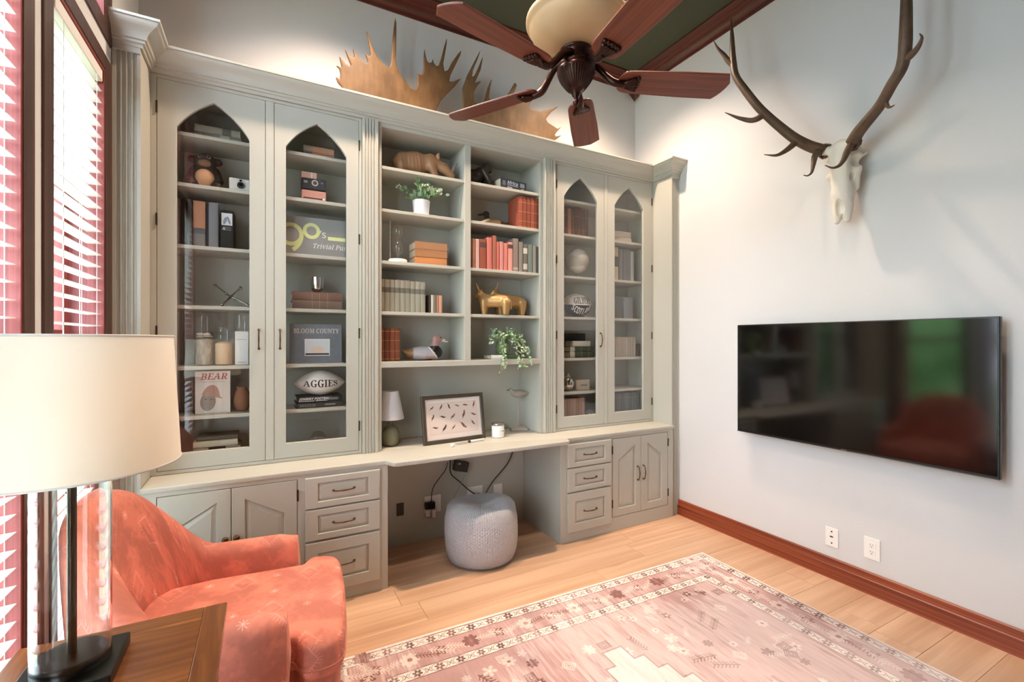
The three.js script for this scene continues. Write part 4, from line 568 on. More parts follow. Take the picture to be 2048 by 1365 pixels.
// upright: spine faces +z, base at y = 0. lying: the book lies on its side with the spine facing +z.
function book(label, { x, y, z, t, h, d = 0.15, color, group, lying = false, turn = 0, bands = [], bandColor = 0xc9a45c, tilt = 0, sleeve = false }) {
  const o = thing('book', label, 'book', [x, y, z], turn, group), c = 0.0028, mat = clothMat(color);
  // a book in its own axes: thickness along x, height along y, depth back along -z
  const spine = new THREE.CylinderGeometry(1, 1, h, 10, 1, true, -Math.PI / 2, Math.PI).scale(t / 2, 1, Math.min(0.006, t * 0.28)).translate(0, h / 2, -0.006);
  const cover = merge(B(c, h, d, -t / 2 + c / 2, h / 2, -d / 2 - 0.005), B(c, h, d, t / 2 - c / 2, h / 2, -d / 2 - 0.005), spine, B(t - 2 * c, h, 0.0012, 0, h / 2, -0.0075));
  const pages = uvBox(B(t - 2 * c - 0.0004, h - 0.008, d - 0.012, 0, h / 2, -d / 2 - 0.008), 40);
  const cap = []; for (const e of [0.0004, h - 0.0004]) { cap.push(new THREE.CircleGeometry(1, 10, 0, Math.PI).scale(t / 2, Math.min(0.006, t * 0.28), 1).rotateX(Math.PI / 2).translate(0, e, -0.006)); }
  const fix = (g) => { if (lying) g.rotateZ(Math.PI / 2).translate(h, t / 2, 0); if (tilt) g.rotateZ(tilt); return g; };
  const cv = part(o, 'cover', fix(merge(cover, ...cap)), mat); part(o, 'pages', fix(pages), pagesMat);
  for (const [a, b, hex] of bands) part(cv, 'spine_band', fix(new THREE.CylinderGeometry(1, 1, (b - a) * h, 10, 1, true, -Math.PI / 2, Math.PI).scale(t / 2 + 0.0004, 1, Math.min(0.006, t * 0.28) + 0.0004).translate(0, (a + b) / 2 * h, -0.006)), clothMat(hex ?? bandColor));
  return o;
}
function print(parent, name, w, h, draw, px = 512, at = [0, 0, 0], rot = [0, 0, 0], rough = 0.6, label) {   // a flat printed sheet
  const tx = canvasTex(px, Math.max(16, Math.round(px * h / w)), draw), m = part(parent, name, new THREE.PlaneGeometry(w, h), new THREE.MeshStandardMaterial({ map: tx, roughness: rough }), label); m.position.set(...at); m.rotation.set(...rot); return m;
}
const S1 = SH[0], S2 = SH[1], S3 = SH[2], S4 = SH[3], S5 = SH[4], S6 = SH[5], C1 = S1 - 0.004, C2 = S2 - 0.004, C3 = S3 - 0.004, C4 = S4 - 0.004, C5 = 1.317;
const e = 0.0008, NTH = ['first', 'second', 'third', 'fourth', 'fifth', 'sixth', 'seventh', 'eighth', 'ninth', 'tenth', 'eleventh', 'twelfth'];
// ---- first glass door, from the top
book('pale grey book lying under another on the highest shelf beside the window', { x: -0.345, y: S1 + e, z: -3.03, t: 0.034, h: 0.225, d: 0.16, color: 0x8d8b7f, lying: true, bands: [[0.25, 0.45, 0xb9b4a4]] });
book('beige book lying on top of a grey book on the highest shelf beside the window', { x: -0.34, y: S1 + 0.0355, z: -3.035, t: 0.04, h: 0.215, d: 0.15, color: 0xa9a291, lying: true, bands: [[0.2, 0.4, 0x6f6a60]] });
{ // monkey figure
  const t = thing('monkey_figurine', 'dark brown seated monkey figurine with a peach belly behind the glass door', 'figurine', [-0.295, S2 + e, -3.09]);
  const prim = [[[0, 0.07, 0], [0.062, 0.07, 0.055]], [[0, 0.155, 0.012], [0.05, 0.048, 0.045]], [[-0.05, 0.11, 0], [-0.072, 0.045, 0.025], 0.02, 0.017], [[0.05, 0.11, 0], [0.072, 0.05, 0.025], 0.02, 0.017], [[-0.045, 0.025, 0.02], [-0.065, 0.018, 0.05], 0.022, 0.018], [[0.045, 0.025, 0.02], [0.065, 0.018, 0.05], 0.022, 0.018], [[-0.058, 0.165, 0.0], [-0.062, 0.165, 0.0], 0.02], [[0.058, 0.165, 0.0], [0.062, 0.165, 0.0], 0.02]];
  part(t, 'body', nets(solid(prim, 0.016), [-0.1, -0.004, -0.07], [0.1, 0.215, 0.09], 0.006), M(0x3a2a20, 0.6));
  part(t, 'belly', sph(0.052, 0, 0.062, 0.022, 0.95, 1.05, 0.8), M(0xd9a27a, 0.6)); part(t, 'muzzle', sph(0.026, 0, 0.138, 0.045, 1.2, 0.8, 0.7), M(0x8a6447, 0.6)); part(t, 'eye', merge(sph(0.011, -0.02, 0.172, 0.047), sph(0.011, 0.02, 0.172, 0.047)), M(0x8f8a80, 0.3)); part(t, 'pupil', merge(sph(0.006, -0.02, 0.172, 0.055), sph(0.006, 0.02, 0.172, 0.055)), M(0x0c0a08, 0.2));
}
{
  const t = thing('compact_camera', 'small silver compact camera at the front of the shelf by the monkey figurine', 'camera', [-0.124, S2 + e, -3.005]);
  part(t, 'body', RB(0.104, 0.064, 0.03, 0.006, 0, 0.032, 0, 2), M(0xd9d9d5, 0.35, { metalness: 0.3 })); part(t, 'lens', merge(cyl(0.017, 0.018, 0.012, 24).rotateX(Math.PI / 2).translate(0.004, 0.026, 0.02)), M(0x2a2b2b, 0.3)); part(t, 'lens_glass', sph(0.0115, 0.004, 0.026, 0.024, 1, 1, 0.3), M(0x0a0c10, 0.05)); part(t, 'viewfinder', B(0.012, 0.009, 0.002, 0.004, 0.053, 0.016), M(0x1a1a1a, 0.2)); part(t, 'flash', RB(0.02, 0.01, 0.002, 0.0008, 0.034, 0.051, 0.0155, 1), M(0xeeeeee, 0.2)); part(t, 'shutter_button', cyl(0.006, 0.006, 0.005, 14, -0.034, 0.0655, 0), chrome);
}
{
  const L = [['thin dark brown book at the window end below the compact camera', -0.392, 0.022, 0.26, 0x2b241f], ['thin grey and black book right of the thin dark book', -0.364, 0.020, 0.262, 0x55575c], ['wide peach and grey book spine between dark books', -0.3205, 0.056, 0.256, 0xd79a78, [[0.0, 0.3, 0x8d8b8a], [0.3, 0.42, 0x6c7078]]], ['navy blue thin book beside the peach spine', -0.284, 0.011, 0.25, 0x1b2030], ['pale grey cloth book right of the peach spine', -0.2545, 0.046, 0.258, 0x8e9096]];
  for (const [l, x, t, h, c, b] of L) book(l, { x, y: S3 + e, z: -3.055, t, h, d: 0.16, color: c, bands: b ?? [] });
  const b = book('black book with a white picture on its spine right of the pale grey book', { x: -0.19, y: S3 + e, z: -3.055, t: 0.068, h: 0.222, d: 0.16, color: 0x1d1e1d });
  print(b, 'spine_print', 0.058, 0.11, (g, w, h) => { g.fillStyle = '#1d1e1d'; g.fillRect(0, 0, w, h); g.fillStyle = '#e6e8ea'; g.fillRect(6, 8, w - 12, h * 0.62); g.fillStyle = '#8d94a0'; g.beginPath(); g.ellipse(w * 0.35, h * 0.42, w * 0.14, h * 0.2, 0.3, 0, 7); g.fill(); g.beginPath(); g.ellipse(w * 0.66, h * 0.4, w * 0.1, h * 0.22, -0.3, 0, 7); g.fill(); g.fillStyle = '#dfe0e0'; g.font = 'italic bold ' + h * 0.2 + 'px serif'; g.fillText('&', w * 0.08, h * 0.9); g.fillStyle = '#7d8080'; for (let i = 0; i < 3; i++) g.fillRect(w * 0.35, h * (0.74 + i * 0.07), w * 0.5, h * 0.03); }, 128, [0, 0.155, 0.0012]);
}
{ // big toy jack
  const t = thing('metal_jack', 'oversized dark metal toy jack on the shelf above the glass jars', 'ornament', [-0.172, S4 + e, -3.085]);
  const m = M(0x8b8878, 0.2, { metalness: 0.95 }), C = [0, 0.062, 0], g = []; const ends = [[-0.075, 0.056, 0.02], [0.092, -0.054, 0.03], [0.045, 0.055, -0.035], [-0.04, -0.0525, 0.045], [-0.02, 0.01, 0.07], [0.02, -0.008, -0.07]];
  ends.forEach((q, i) => { const E = [C[0] + q[0], Math.max(0.0105, C[1] + q[1]), C[2] + q[2]]; g.push(tube([C, [(C[0] + E[0]) / 2, (C[1] + E[1]) / 2, (C[2] + E[2]) / 2], E], [0.0065, 0.0042, 0.006], 10, 4)); if (i !== 9) g.push(sph(0.0095, ...E)); });
  part(t, 'body', merge(g), m);
}
{ // glass canisters of shells and sand
  const gl = M(0xffffff, 0.02, { transmission: 1, thickness: 0, ior: 1.45 }), shellTex = dataTex(128, 128, (u, v, o) => { const n = fbm(u, v, 16, 16, 3, 611); o[0] = lerp(0.62, 0.95, n); o[1] = lerp(0.56, 0.92, n); o[2] = lerp(0.48, 0.86, n); }), sm = new THREE.MeshStandardMaterial({ map: shellTex, roughness: 0.8, bumpMap: shellTex, bumpScale: 0.004 });
  const jar = (label, x, z, r, h, fill, tint) => { const t = thing('glass_canister', label, 'jar', [x, S5 + e, z]); part(t, 'glass', lathe([[0, 0.001], [r, 0.001], [r, h - 0.02], [r * 0.99, h - 0.012], [r * 0.985, h - 0.012]], 36), gl, 'clear glass'); part(t, 'lid', lathe([[0, h], [r * 0.95, h], [r, h - 0.004], [r * 1.02, h - 0.01], [r, h - 0.012], [0, h - 0.012]], 36), gl); part(t, 'filling', lathe([[0, 0.004], [r - 0.004, 0.004], [r - 0.004, fill - 0.006], [r * 0.7, fill], [r * 0.35, fill + 0.006], [0, fill + 0.004]], 30), tint); return t; };
  const j = jar('tall glass canister of white shells beside the lamp reflection', -0.300, -3.10, 0.045, 0.285, 0.145, sm); const r = rng(4), sh = []; for (let i = 0; i < 7; i++) sh.push(sph(0.014, (r() - 0.5) * 0.05, 0.155 + r() * 0.02, (r() - 0.5) * 0.05, 1.3, 0.6, 0.9, 10, 8)); part(j, 'shell', merge(sh), M(0xe9e2d8, 0.6));
  jar('short glass canister of cream sand between two taller canisters', -0.205, -3.07, 0.046, 0.215, 0.125, M(0xe2c3a0, 0.9));
  const k = jar('tall glass canister with a white label right of the cream sand', -0.118, -3.09, 0.038, 0.29, 0.15, sm);
  print(k, 'label_card', 0.066, 0.19, (g, w, h) => { g.fillStyle = '#f1efec'; g.fillRect(0, 0, w, h); g.fillStyle = '#6b6a66'; for (let i = 0; i < 9; i++) g.fillRect(w * (0.12 + i * 0.085), h * 0.24, w * 0.05, h * 0.014); for (let i = 0; i < 6; i++) g.fillRect(w * (0.25 + i * 0.1), h * 0.92, w * 0.05, h * 0.02); }, 128, [0, 0.096, 0.0405]);
}
{ // book with a hat picture, clay pot, stack
  const t = book('upright book with a red title and a picture of a checked hat facing out', { x: -0.256, y: S6 + e, z: -3.05, t: 0.165, h: 0.235, d: 0.03, color: 0xcdbcae });
  print(t, 'cover_print', 0.165, 0.235, (g, w, h) => {
    g.fillStyle = '#ddd2c8'; g.fillRect(0, 0, w, h); g.fillStyle = '#b2493a'; g.font = 'bold italic ' + h * 0.21 + 'px serif'; g.textAlign = 'center'; g.save(); g.translate(w / 2 + 4, h * 0.2); g.scale(0.92, 1); g.fillText('BEAR', 0, 0); g.restore(); g.fillStyle = '#a59a90'; g.fillRect(w * 0.14, h * 0.245, w * 0.72, 3);
    g.fillStyle = '#8d7f76'; g.beginPath(); g.ellipse(w * 0.36, h * 0.72, w * 0.22, h * 0.22, 0.1, 0, 7); g.fill(); g.fillStyle = '#6e615a'; g.beginPath(); g.ellipse(w * 0.30, h * 0.66, w * 0.04, h * 0.02, 0, 0, 7); g.ellipse(w * 0.46, h * 0.67, w * 0.04, h * 0.02, 0, 0, 7); g.fill();
    g.save(); g.beginPath(); g.moveTo(w * 0.18, h * 0.56); g.quadraticCurveTo(w * 0.3, h * 0.32, w * 0.5, h * 0.33); g.quadraticCurveTo(w * 0.68, h * 0.36, w * 0.70, h * 0.6); g.lineTo(w * 0.78, h * 0.66); g.quadraticCurveTo(w * 0.45, h * 0.6, w * 0.1, h * 0.54); g.closePath(); g.clip(); g.fillStyle = '#c79a86'; g.fillRect(0, 0, w, h); g.fillStyle = '#6b443a'; for (let i = 0; i < 40; i++) for (let j = 0; j < 30; j++) if ((i + j) % 2) g.fillRect(i * w / 34, h * 0.3 + j * h / 60, w / 42, h / 75); g.restore();
  }, 256, [0, 0.1175, 0.0008]);
  single('clay_pot', 'small brown clay pot beside the hat book', 'pot', lathe([[0, 0], [0.024, 0], [0.034, 0.01], [0.046, 0.045], [0.045, 0.08], [0.036, 0.108], [0.028, 0.12], [0.026, 0.135], [0.03, 0.14], [0.024, 0.139], [0.02, 0.12], [0, 0.05]], 32), M(0x8a5c3f, 0.7), [-0.118, S6 + e, -3.09]);
  const G = 0.80 + e;
  book('brown book at the bottom of the stack on the lowest window side shelf', { x: -0.345, y: G, z: -3.02, t: 0.03, h: 0.225, d: 0.15, color: 0xb09a7c, lying: true, bands: [[0.0, 0.82, 0xd7c9ae]] });
  book('black and white book in the middle of the stack behind the lower glass', { x: -0.345, y: G + 0.0315, z: -3.02, t: 0.030, h: 0.222, d: 0.15, color: 0xa59b8a, lying: true, bands: [[0.32, 0.68, 0x1a1815], [0.42, 0.62, 0x1a1815]] });
  book('cream book on top of the stack behind the lower glass', { x: -0.345, y: G + 0.063, z: -3.022, t: 0.034, h: 0.208, d: 0.15, color: 0xd8ccb2, lying: true, bands: [[0.4, 0.93, 0xd3c6aa]] });
  book('dark grey book lying last on the stack behind the lower glass', { x: -0.33, y: G + 0.0985, z: -3.03, t: 0.022, h: 0.195, d: 0.14, color: 0x55554c, lying: true });
}
// ---- second glass door
book('peach book at the bottom of a pair under the pointed arch of the second door', { x: 0.205, y: S1 + e, z: -3.045, t: 0.036, h: 0.172, d: 0.14, color: 0xd4977a, lying: true, bands: [[0.34, 0.36], [0.62, 0.64], [0.72, 1, 0x9b8271]] });
book('peach book on top of a pair under the pointed arch of the second door', { x: 0.205, y: S1 + 0.0375, z: -3.045, t: 0.036, h: 0.172, d: 0.14, color: 0xdca385, lying: true, bands: [[0.2, 0.22], [0.45, 0.47], [0.7, 1, 0xb7a38f]] });
book('brown book lying left of the peach pair under the pointed arch', { x: 0.125, y: S1 + e, z: -3.10, t: 0.045, h: 0.075, d: 0.1, color: 0x6b5e50, lying: true });
{
  const t = thing('instant_camera', 'black instant camera with a round silver lens stacked on a pink camera', 'camera', [0.262, S2 + 0.072, -3.075]);
  part(t, 'body', RB(0.138, 0.072, 0.06, 0.005, 0, 0.036, 0, 2), M(0x26262a, 0.4)); part(t, 'face', RB(0.13, 0.06, 0.004, 0.002, 0, 0.038, 0.031, 1), M(0x4b4a4d, 0.35)); part(t, 'lens', merge(new THREE.TorusGeometry(0.015, 0.004, 10, 28).translate(0.006, 0.046, 0.034)), M(0xd9d2c8, 0.3)); part(t, 'lens_glass', sph(0.012, 0.006, 0.046, 0.032, 1, 1, 0.35), M(0x6d5f5a, 0.1)); part(t, 'viewfinder', merge(B(0.02, 0.014, 0.003, -0.046, 0.048, 0.0335), B(0.01, 0.006, 0.003, 0.046, 0.05, 0.0335)), M(0xb4b0aa, 0.25)); part(t, 'trim', B(0.132, 0.003, 0.003, 0, 0.008, 0.031), chrome);
  const p = thing('pink_camera', 'pink boxy camera under the black instant camera', 'camera', [0.262, S2 + e, -3.072]); part(p, 'body', RB(0.138, 0.07, 0.065, 0.005, 0, 0.035, 0, 2), M(0xd39a8c, 0.5)); part(p, 'slot', B(0.11, 0.006, 0.002, -0.004, 0.022, 0.033), M(0x2b2222, 0.4)); part(p, 'lower_lip', RB(0.13, 0.012, 0.004, 0.0015, 0, 0.012, 0.033, 1), M(0xb98275, 0.5)); part(p, 'button', cyl(0.006, 0.006, 0.004, 14).rotateX(Math.PI / 2).translate(0.055, 0.022, 0.034), whitePlastic);
  const b = thing('film_box', 'small pale peach film box on top of the instant camera', 'box', [0.236, S2 + 0.1448, -3.07]); part(b, 'carton', RB(0.085, 0.036, 0.05, 0.0015, 0, 0.018, 0, 1), M(0xd9ad9a, 0.6)); part(b, 'stripe', B(0.007, 0.0364, 0.0506, 0.014, 0.0182, 0), M(0xeee6da, 0.6));
}
{
  const t = thing('game_box', 'wide grey trivia game box with large pale yellow numerals', 'game box', [0.272, S3 + e, -3.03]);
  part(t, 'carton', RB(0.345, 0.232, 0.07, 0.002, 0, 0.116, -0.035, 1), M(0x8f908c, 0.6));
  print(t, 'front_print', 0.343, 0.23, (g, w, h) => {
    g.fillStyle = '#8f908e'; g.fillRect(0, 0, w, h); g.strokeStyle = '#d7dc98'; g.lineWidth = h * 0.09; g.beginPath(); g.arc(w * 0.43, h * 0.35, h * 0.165, 0, 7); g.stroke();
    g.lineWidth = h * 0.1; g.beginPath(); g.arc(w * 0.10, h * 0.48, h * 0.25, 0, 7); g.stroke(); g.beginPath(); g.arc(w * -0.06, h * 0.48, h * 0.49, -0.05, 0.95); g.stroke();
    g.fillStyle = '#eceade'; g.font = h * 0.26 + 'px sans-serif'; g.fillText('’s', w * 0.565, h * 0.5); g.fillStyle = '#dde39f'; g.fillRect(w * 0.70, h * 0.46, w * 0.30, h * 0.095);
    g.fillStyle = '#efeeea'; g.font = 'italic ' + h * 0.165 + 'px serif'; g.fillText('Trivial Pursuit', w * 0.44, h * 0.79);
  }, 512, [0, 0.116, 0.0006]);
}
{
  book('lower of two brown cloth books lying under the silver cup', { x: 0.142, y: S4 + e, z: -3.025, t: 0.052, h: 0.282, d: 0.18, color: 0x6d5a4e, lying: true, bands: [[0.3, 0.305], [0.46, 0.465], [0.61, 0.615]] });
  book('upper of two brown cloth books lying under the silver cup', { x: 0.142, y: S4 + 0.0535, z: -3.027, t: 0.052, h: 0.280, d: 0.18, color: 0x77594a, lying: true, bands: [[0.3, 0.305], [0.46, 0.465], [0.61, 0.615]] });
  single('silver_cup', 'small polished silver cup on the two brown books', 'cup', lathe([[0, 0.0], [0.014, 0.001], [0.026, 0.008], [0.036, 0.026], [0.040, 0.055], [0.041, 0.092], [0.042, 0.096], [0.039, 0.096], [0.038, 0.055], [0.03, 0.02], [0, 0.008]], 40), chrome, [0.285, S4 + 0.1065, -3.09]);
}
{
  const b = book('large grey blue comic collection book facing out behind the second glass door', { x: 0.277, y: S5 + e, z: -3.04, t: 0.292, h: 0.238, d: 0.035, color: 0x6c737d });
  print(b, 'cover_print', 0.29, 0.238, (g, w, h) => { const r = rng(5); g.fillStyle = '#6c737d'; g.fillRect(0, 0, w, h); for (let i = 0; i < 500; i++) { g.fillStyle = `rgba(${150 + r() * 60 | 0},${155 + r() * 60 | 0},${165 + r() * 60 | 0},0.06)`; g.fillRect(r() * w, r() * h, 30 * r(), 30 * r()); } g.fillStyle = '#cfc9ba'; g.textAlign = 'center'; g.font = 'bold ' + h * 0.165 + 'px serif'; g.save(); g.translate(w / 2, h * 0.235); g.scale(0.78, 1); g.fillText('BLOOM COUNTY', 0, 0); g.restore(); g.fillStyle = '#e4e3df'; g.fillRect(w * 0.27, h * 0.38, w * 0.49, h * 0.43); g.fillStyle = '#cfd2d6'; g.fillRect(w * 0.285, h * 0.40, w * 0.46, h * 0.39); g.fillStyle = '#d8c3b0'; g.beginPath(); g.ellipse(w * 0.52, h * 0.66, w * 0.13, h * 0.1, 0, 0, 7); g.fill(); g.fillStyle = '#2a2b2e'; g.fillRect(w * 0.285, h * 0.745, w * 0.46, h * 0.045); }, 512, [0, 0.119, 0.0006]);
}
{
  book('black sports book with white lettering lowest under the white football', { x: 0.160, y: S6 + e, z: -3.02, t: 0.030, h: 0.27, d: 0.17, color: 0x2a2a29, lying: true });
  const sb = scene.children[scene.children.length - 1]; print(sb, 'spine_title', 0.245, 0.024, (g, w, h) => { g.fillStyle = '#2a2a29'; g.fillRect(0, 0, w, h); g.fillStyle = '#8f8f8a'; g.font = 'bold ' + h * 0.9 + 'px serif'; g.fillText('SYSTEM', w * 0.05, h * 0.86); g.fillRect(w * 0.62, h * 0.3, w * 0.25, h * 0.35); }, 512, [0.132, 0.015, 0.0012]);
  book('black sports book with bold white title under the white football', { x: 0.165, y: S6 + 0.0315, z: -3.025, t: 0.036, h: 0.258, d: 0.17, color: 0x171717, lying: true });
  const jb = scene.children[scene.children.length - 1]; print(jb, 'spine_title', 0.235, 0.030, (g, w, h) => { g.fillStyle = '#171717'; g.fillRect(0, 0, w, h); g.fillStyle = '#ececea'; g.font = 'bold italic ' + h * 0.66 + 'px sans-serif'; g.fillText('JOHNNY FOOTBALL', w * 0.02, h * 0.56); g.fillRect(w * 0.02, h * 0.72, w * 0.36, h * 0.12); g.fillRect(w * 0.41, h * 0.70, w * 0.28, h * 0.12); g.fillStyle = '#6d6d6a'; g.fillRect(w * 0.76, h * 0.2, w * 0.2, h * 0.5); }, 512, [0.127, 0.018, 0.0012]);
  const t = thing('football', 'white American football with black team lettering on two black books', 'football', [0.302, S6 + 0.0685, -3.095]);
  const R = 0.076, Lh = 0.148, prof = []; for (let i = 0; i <= 24; i++) { const s = -1 + 2 * i / 24; prof.push([Math.max(0.0005, R * Math.pow(Math.cos(s * Math.PI / 2), 0.78)), s * Lh]); }
  const tx = canvasTex(1024, 512, (g, w, h) => { g.fillStyle = '#e8e4de'; g.fillRect(0, 0, w, h); g.fillStyle = '#161616'; g.save(); g.translate(w * 0.75, h * 0.5); g.rotate(-Math.PI / 2); g.textAlign = 'center'; g.font = 'bold 92px serif'; g.scale(0.95, 1.5); g.fillText('AGGIES', 0, 56); g.restore(); g.fillStyle = '#c9c2b8'; for (let i = 0; i < 9; i++) g.fillRect(w * 0.44, h * (0.34 + i * 0.036), w * 0.06, 6); });
  const ball = part(t, 'ball', lathe(prof, 48).rotateZ(-Math.PI / 2), new THREE.MeshPhysicalMaterial({ map: tx, roughness: 0.45, bumpMap: bumpRep(6), bumpScale: 0.0008 })); ball.position.y = R; ball.rotation.x = Math.PI / 2 - 0.2;
  single('glass_paperweight', 'clear glass ball on the lowest shelf behind the second door', 'paperweight', sph(0.045, 0, 0.045, 0), M(0xffffff, 0.0, { transmission: 1, thickness: 0.05, ior: 1.5 }), [0.29, 0.80 + e, -3.09]);
}
// ---- open shelves, left half
{ // rhino
  const t = thing('rhino_figurine', 'tan carved rhinoceros figurine on the highest open shelf', 'figurine', [0.93, C1 + e, -3.085], -0.22);
  const P = [[[-0.03, 0.105, 0], [0.105, 0.078, 0.066]], [[0.075, 0.112, 0], [0.062, 0.066, 0.058]], [[-0.115, 0.10, 0], [0.058, 0.066, 0.056]], [[0.12, 0.105, 0], [0.175, 0.08, 0.01], 0.045, 0.036], [[0.175, 0.08, 0.01], [0.215, 0.04, 0.012], 0.034, 0.021], [[0.215, 0.045, 0.012], [0.222, 0.032, 0.012], 0.022, 0.018]];
  for (const [x, z, s] of [[0.085, 0.036, 0.02], [0.095, -0.036, 0.0], [-0.115, 0.034, -0.01], [-0.105, -0.034, 0.01]]) P.push([[x, 0.075, z], [x + s, 0.02, z], 0.031, 0.019], [[x + s, 0.02, z], [x + s + 0.003, 0.014, z], 0.020, 0.019]);
  const f0 = solid(P, 0.018), f = (p) => { let d = f0(p); if (p[0] > -0.12 && p[0] < 0.02) d += 0.0016 * Math.sin(p[0] * 260 + p[1] * 40); return Math.max(d, -p[1] - 0.0); };
  part(t, 'body', nets(f, [-0.19, -0.003, -0.085], [0.25, 0.20, 0.085], 0.0055), M(0xa97c58, 0.42));
  part(t, 'horn', merge(tube([[0.222, 0.062, 0.012], [0.24, 0.095, 0.014], [0.265, 0.132, 0.016]], [0.015, 0.010, 0.0015], 10, 6), tube([[0.196, 0.09, 0.011], [0.203, 0.112, 0.012], [0.215, 0.126, 0.012]], [0.011, 0.007, 0.0012], 8, 5)), M(0x8d8378, 0.4), 'curved pale horns');
  for (const s of [-1, 1]) part(t, 'ear', tube([[0.128, 0.135, s * 0.03], [0.126, 0.16, s * 0.04], [0.136, 0.176, s * 0.042]], [0.012, 0.014, 0.003], 8, 5), M(0xb68a66, 0.42)); part(t, 'eye', merge(sph(0.005, 0.178, 0.098, 0.042), sph(0.005, 0.172, 0.098, -0.024)), M(0x120e0b, 0.2)); part(t, 'tail', tube([[-0.168, 0.12, 0], [-0.184, 0.09, 0], [-0.182, 0.06, 0]], [0.008, 0.005, 0.006], 8, 5), M(0xa97c58, 0.42));
}
function leafGeo(l, w) { const s = new THREE.Shape(); s.moveTo(0, 0); s.bezierCurveTo(w, l * 0.25, w, l * 0.7, 0, l); s.bezierCurveTo(-w, l * 0.7, -w, l * 0.25, 0, 0); const g = new THREE.ShapeGeometry(s, 5), p = g.attributes.position; for (let i = 0; i < p.count; i++) p.setZ(i, 0.25 * p.getX(i) * p.getX(i) / w - 0.12 * p.getY(i) * p.getY(i) / l); g.computeVertexNormals(); return g; }
function place(g, pos, dir, roll = 0, s = 1) { const q = new THREE.Quaternion().setFromUnitVectors(V3(0, 1, 0), dir.clone().normalize()), r = new THREE.Quaternion().setFromAxisAngle(V3(0, 1, 0), roll); return g.clone().applyMatrix4(new THREE.Matrix4().compose(pos, q.multiply(r), V3(s, s, s))); }
const leafMats = [0xa5bf92, 0xbccfaa, 0x86a877, 0xd6e0c8].map((h) => M(h, 0.6, { transmission: 0.15, thickness: 0 }));
{ // flowering plant in a ribbed white pot
  const t = thing('potted_plant', 'leafy plant with small white flowers in a ribbed white pot', 'potted plant', [0.931, C2 + e, -3.035]);
  const n = 36, g = lathe([[0, 0], [0.046, 0], [0.050, 0.006], [0.057, 0.095], [0.0585, 0.103], [0.054, 0.103], [0.052, 0.09], [0, 0.085]], n * 4), p = g.attributes.position; for (let i = 0; i < p.count; i++) { const a = Math.atan2(p.getZ(i), p.getX(i)), y = p.getY(i), r = Math.hypot(p.getX(i), p.getZ(i)); if (r > 0.045 && y > 0.004 && y < 0.098) { const k = 1 - 0.022 * (0.5 + 0.5 * Math.cos(a * n)); p.setX(i, p.getX(i) * k); p.setZ(i, p.getZ(i) * k); } } g.computeVertexNormals();
  part(t, 'pot', g, M(0xe9e8ee, 0.45), 'ribbed white pot'); part(t, 'soil', cyl(0.052, 0.052, 0.004, 24, 0, 0.09, 0), M(0x3b2d20, 0.95));
  const r = rng(31), lg = leafGeo(0.034, 0.015), stems = [], leaves = [[], [], []], fl = [];
  for (let i = 0; i < 26; i++) { const a = r() * 6.283, out = 0.05 + 0.11 * r(), h = 0.10 + 0.05 * r() + 0.075 * (1 - out / 0.16), P0 = V3(0.02 * Math.cos(a), 0.09, 0.02 * Math.sin(a)), P2 = V3(out * 1.05 * Math.cos(a), 0.045 + h * 0.95, clamp(out * 0.8 * Math.sin(a), -0.13, 0.07)), P1 = V3(P2.x * 0.45, P2.y * 0.85 + 0.02, P2.z * 0.45), c = new THREE.QuadraticBezierCurve3(P0, P1, P2); stems.push(tube([P0, c.getPoint(0.5), P2], 0.0012, 5, 3)); for (let k = 2; k <= 7; k++) { const u = k / 7, q = c.getPoint(u), tg = c.getTangent(u), d = tg.clone().add(V3((r() - 0.5) * 2, (r() - 0.3), (r() - 0.5) * 2)); leaves[Math.floor(r() * 3)].push(place(lg, q, d, r() * 6, 0.7 + 0.6 * r())); } if (r() < 0.5) for (let k = 0; k < 5; k++) fl.push(sph(0.0042 + 0.002 * r(), P2.x + (r() - 0.5) * 0.026, P2.y + (r() - 0.3) * 0.026, P2.z + (r() - 0.5) * 0.026, 1, 1, 1, 6, 5)); }
  part(t, 'stem', merge(stems), M(0x5f8050, 0.7)); leaves.forEach((l, i) => part(t, 'foliage', merge(l), leafMats[i])); part(t, 'blossom', merge(fl), M(0xeef0e4, 0.7), 'tiny white blossoms');
}
{ // glass hourglass on a white round base
  const t = thing('hourglass', 'clear glass hourglass with a round white base on the open shelf', 'hourglass', [0.768, C3 + e, -3.02]);
  part(t, 'base', lathe([[0, 0], [0.058, 0], [0.06, 0.004], [0.06, 0.018], [0.057, 0.022], [0, 0.022]], 40), whitePlastic, 'round white base');
  part(t, 'bulb', lathe([[0.006, 0.024], [0.008, 0.05], [0.026, 0.066], [0.036, 0.09], [0.034, 0.118], [0.018, 0.14], [0.006, 0.152], [0.018, 0.165], [0.034, 0.188], [0.036, 0.218], [0.024, 0.246], [0.008, 0.262], [0.004, 0.272]], 36), M(0xffffff, 0, { transmission: 1, thickness: 0, ior: 1.6 }));
  part(t, 'rod', merge(cyl(0.0022, 0.0022, 0.25, 8, -0.05, 0.147, 0.0), B(0.04, 0.003, 0.003, -0.032, 0.27, 0), B(0.022, 0.003, 0.003, -0.061, 0.14, 0)), M(0xc9c9c4, 0.2, { metalness: 0.8 }));
}
{ const c = [0xc98552, 0xd08f60, 0xd39468], L = ['lowest', 'middle', 'topmost'], H = [0.0, 0.058, 0.109], T = [0.056, 0.05, 0.052]; for (let i = 0; i < 3; i++) book('orange tan book, ' + L[i] + ' of the stack of three by the hourglass', { x: 0.882 + (i ? 0.004 : 0), y: C3 + e + H[i], z: -3.02 - (i === 0 ? 0.004 : 0), t: T[i], h: 0.226, d: 0.15, color: c[i], lying: true, turn: i === 0 ? -0.02 : 0.02 }); }
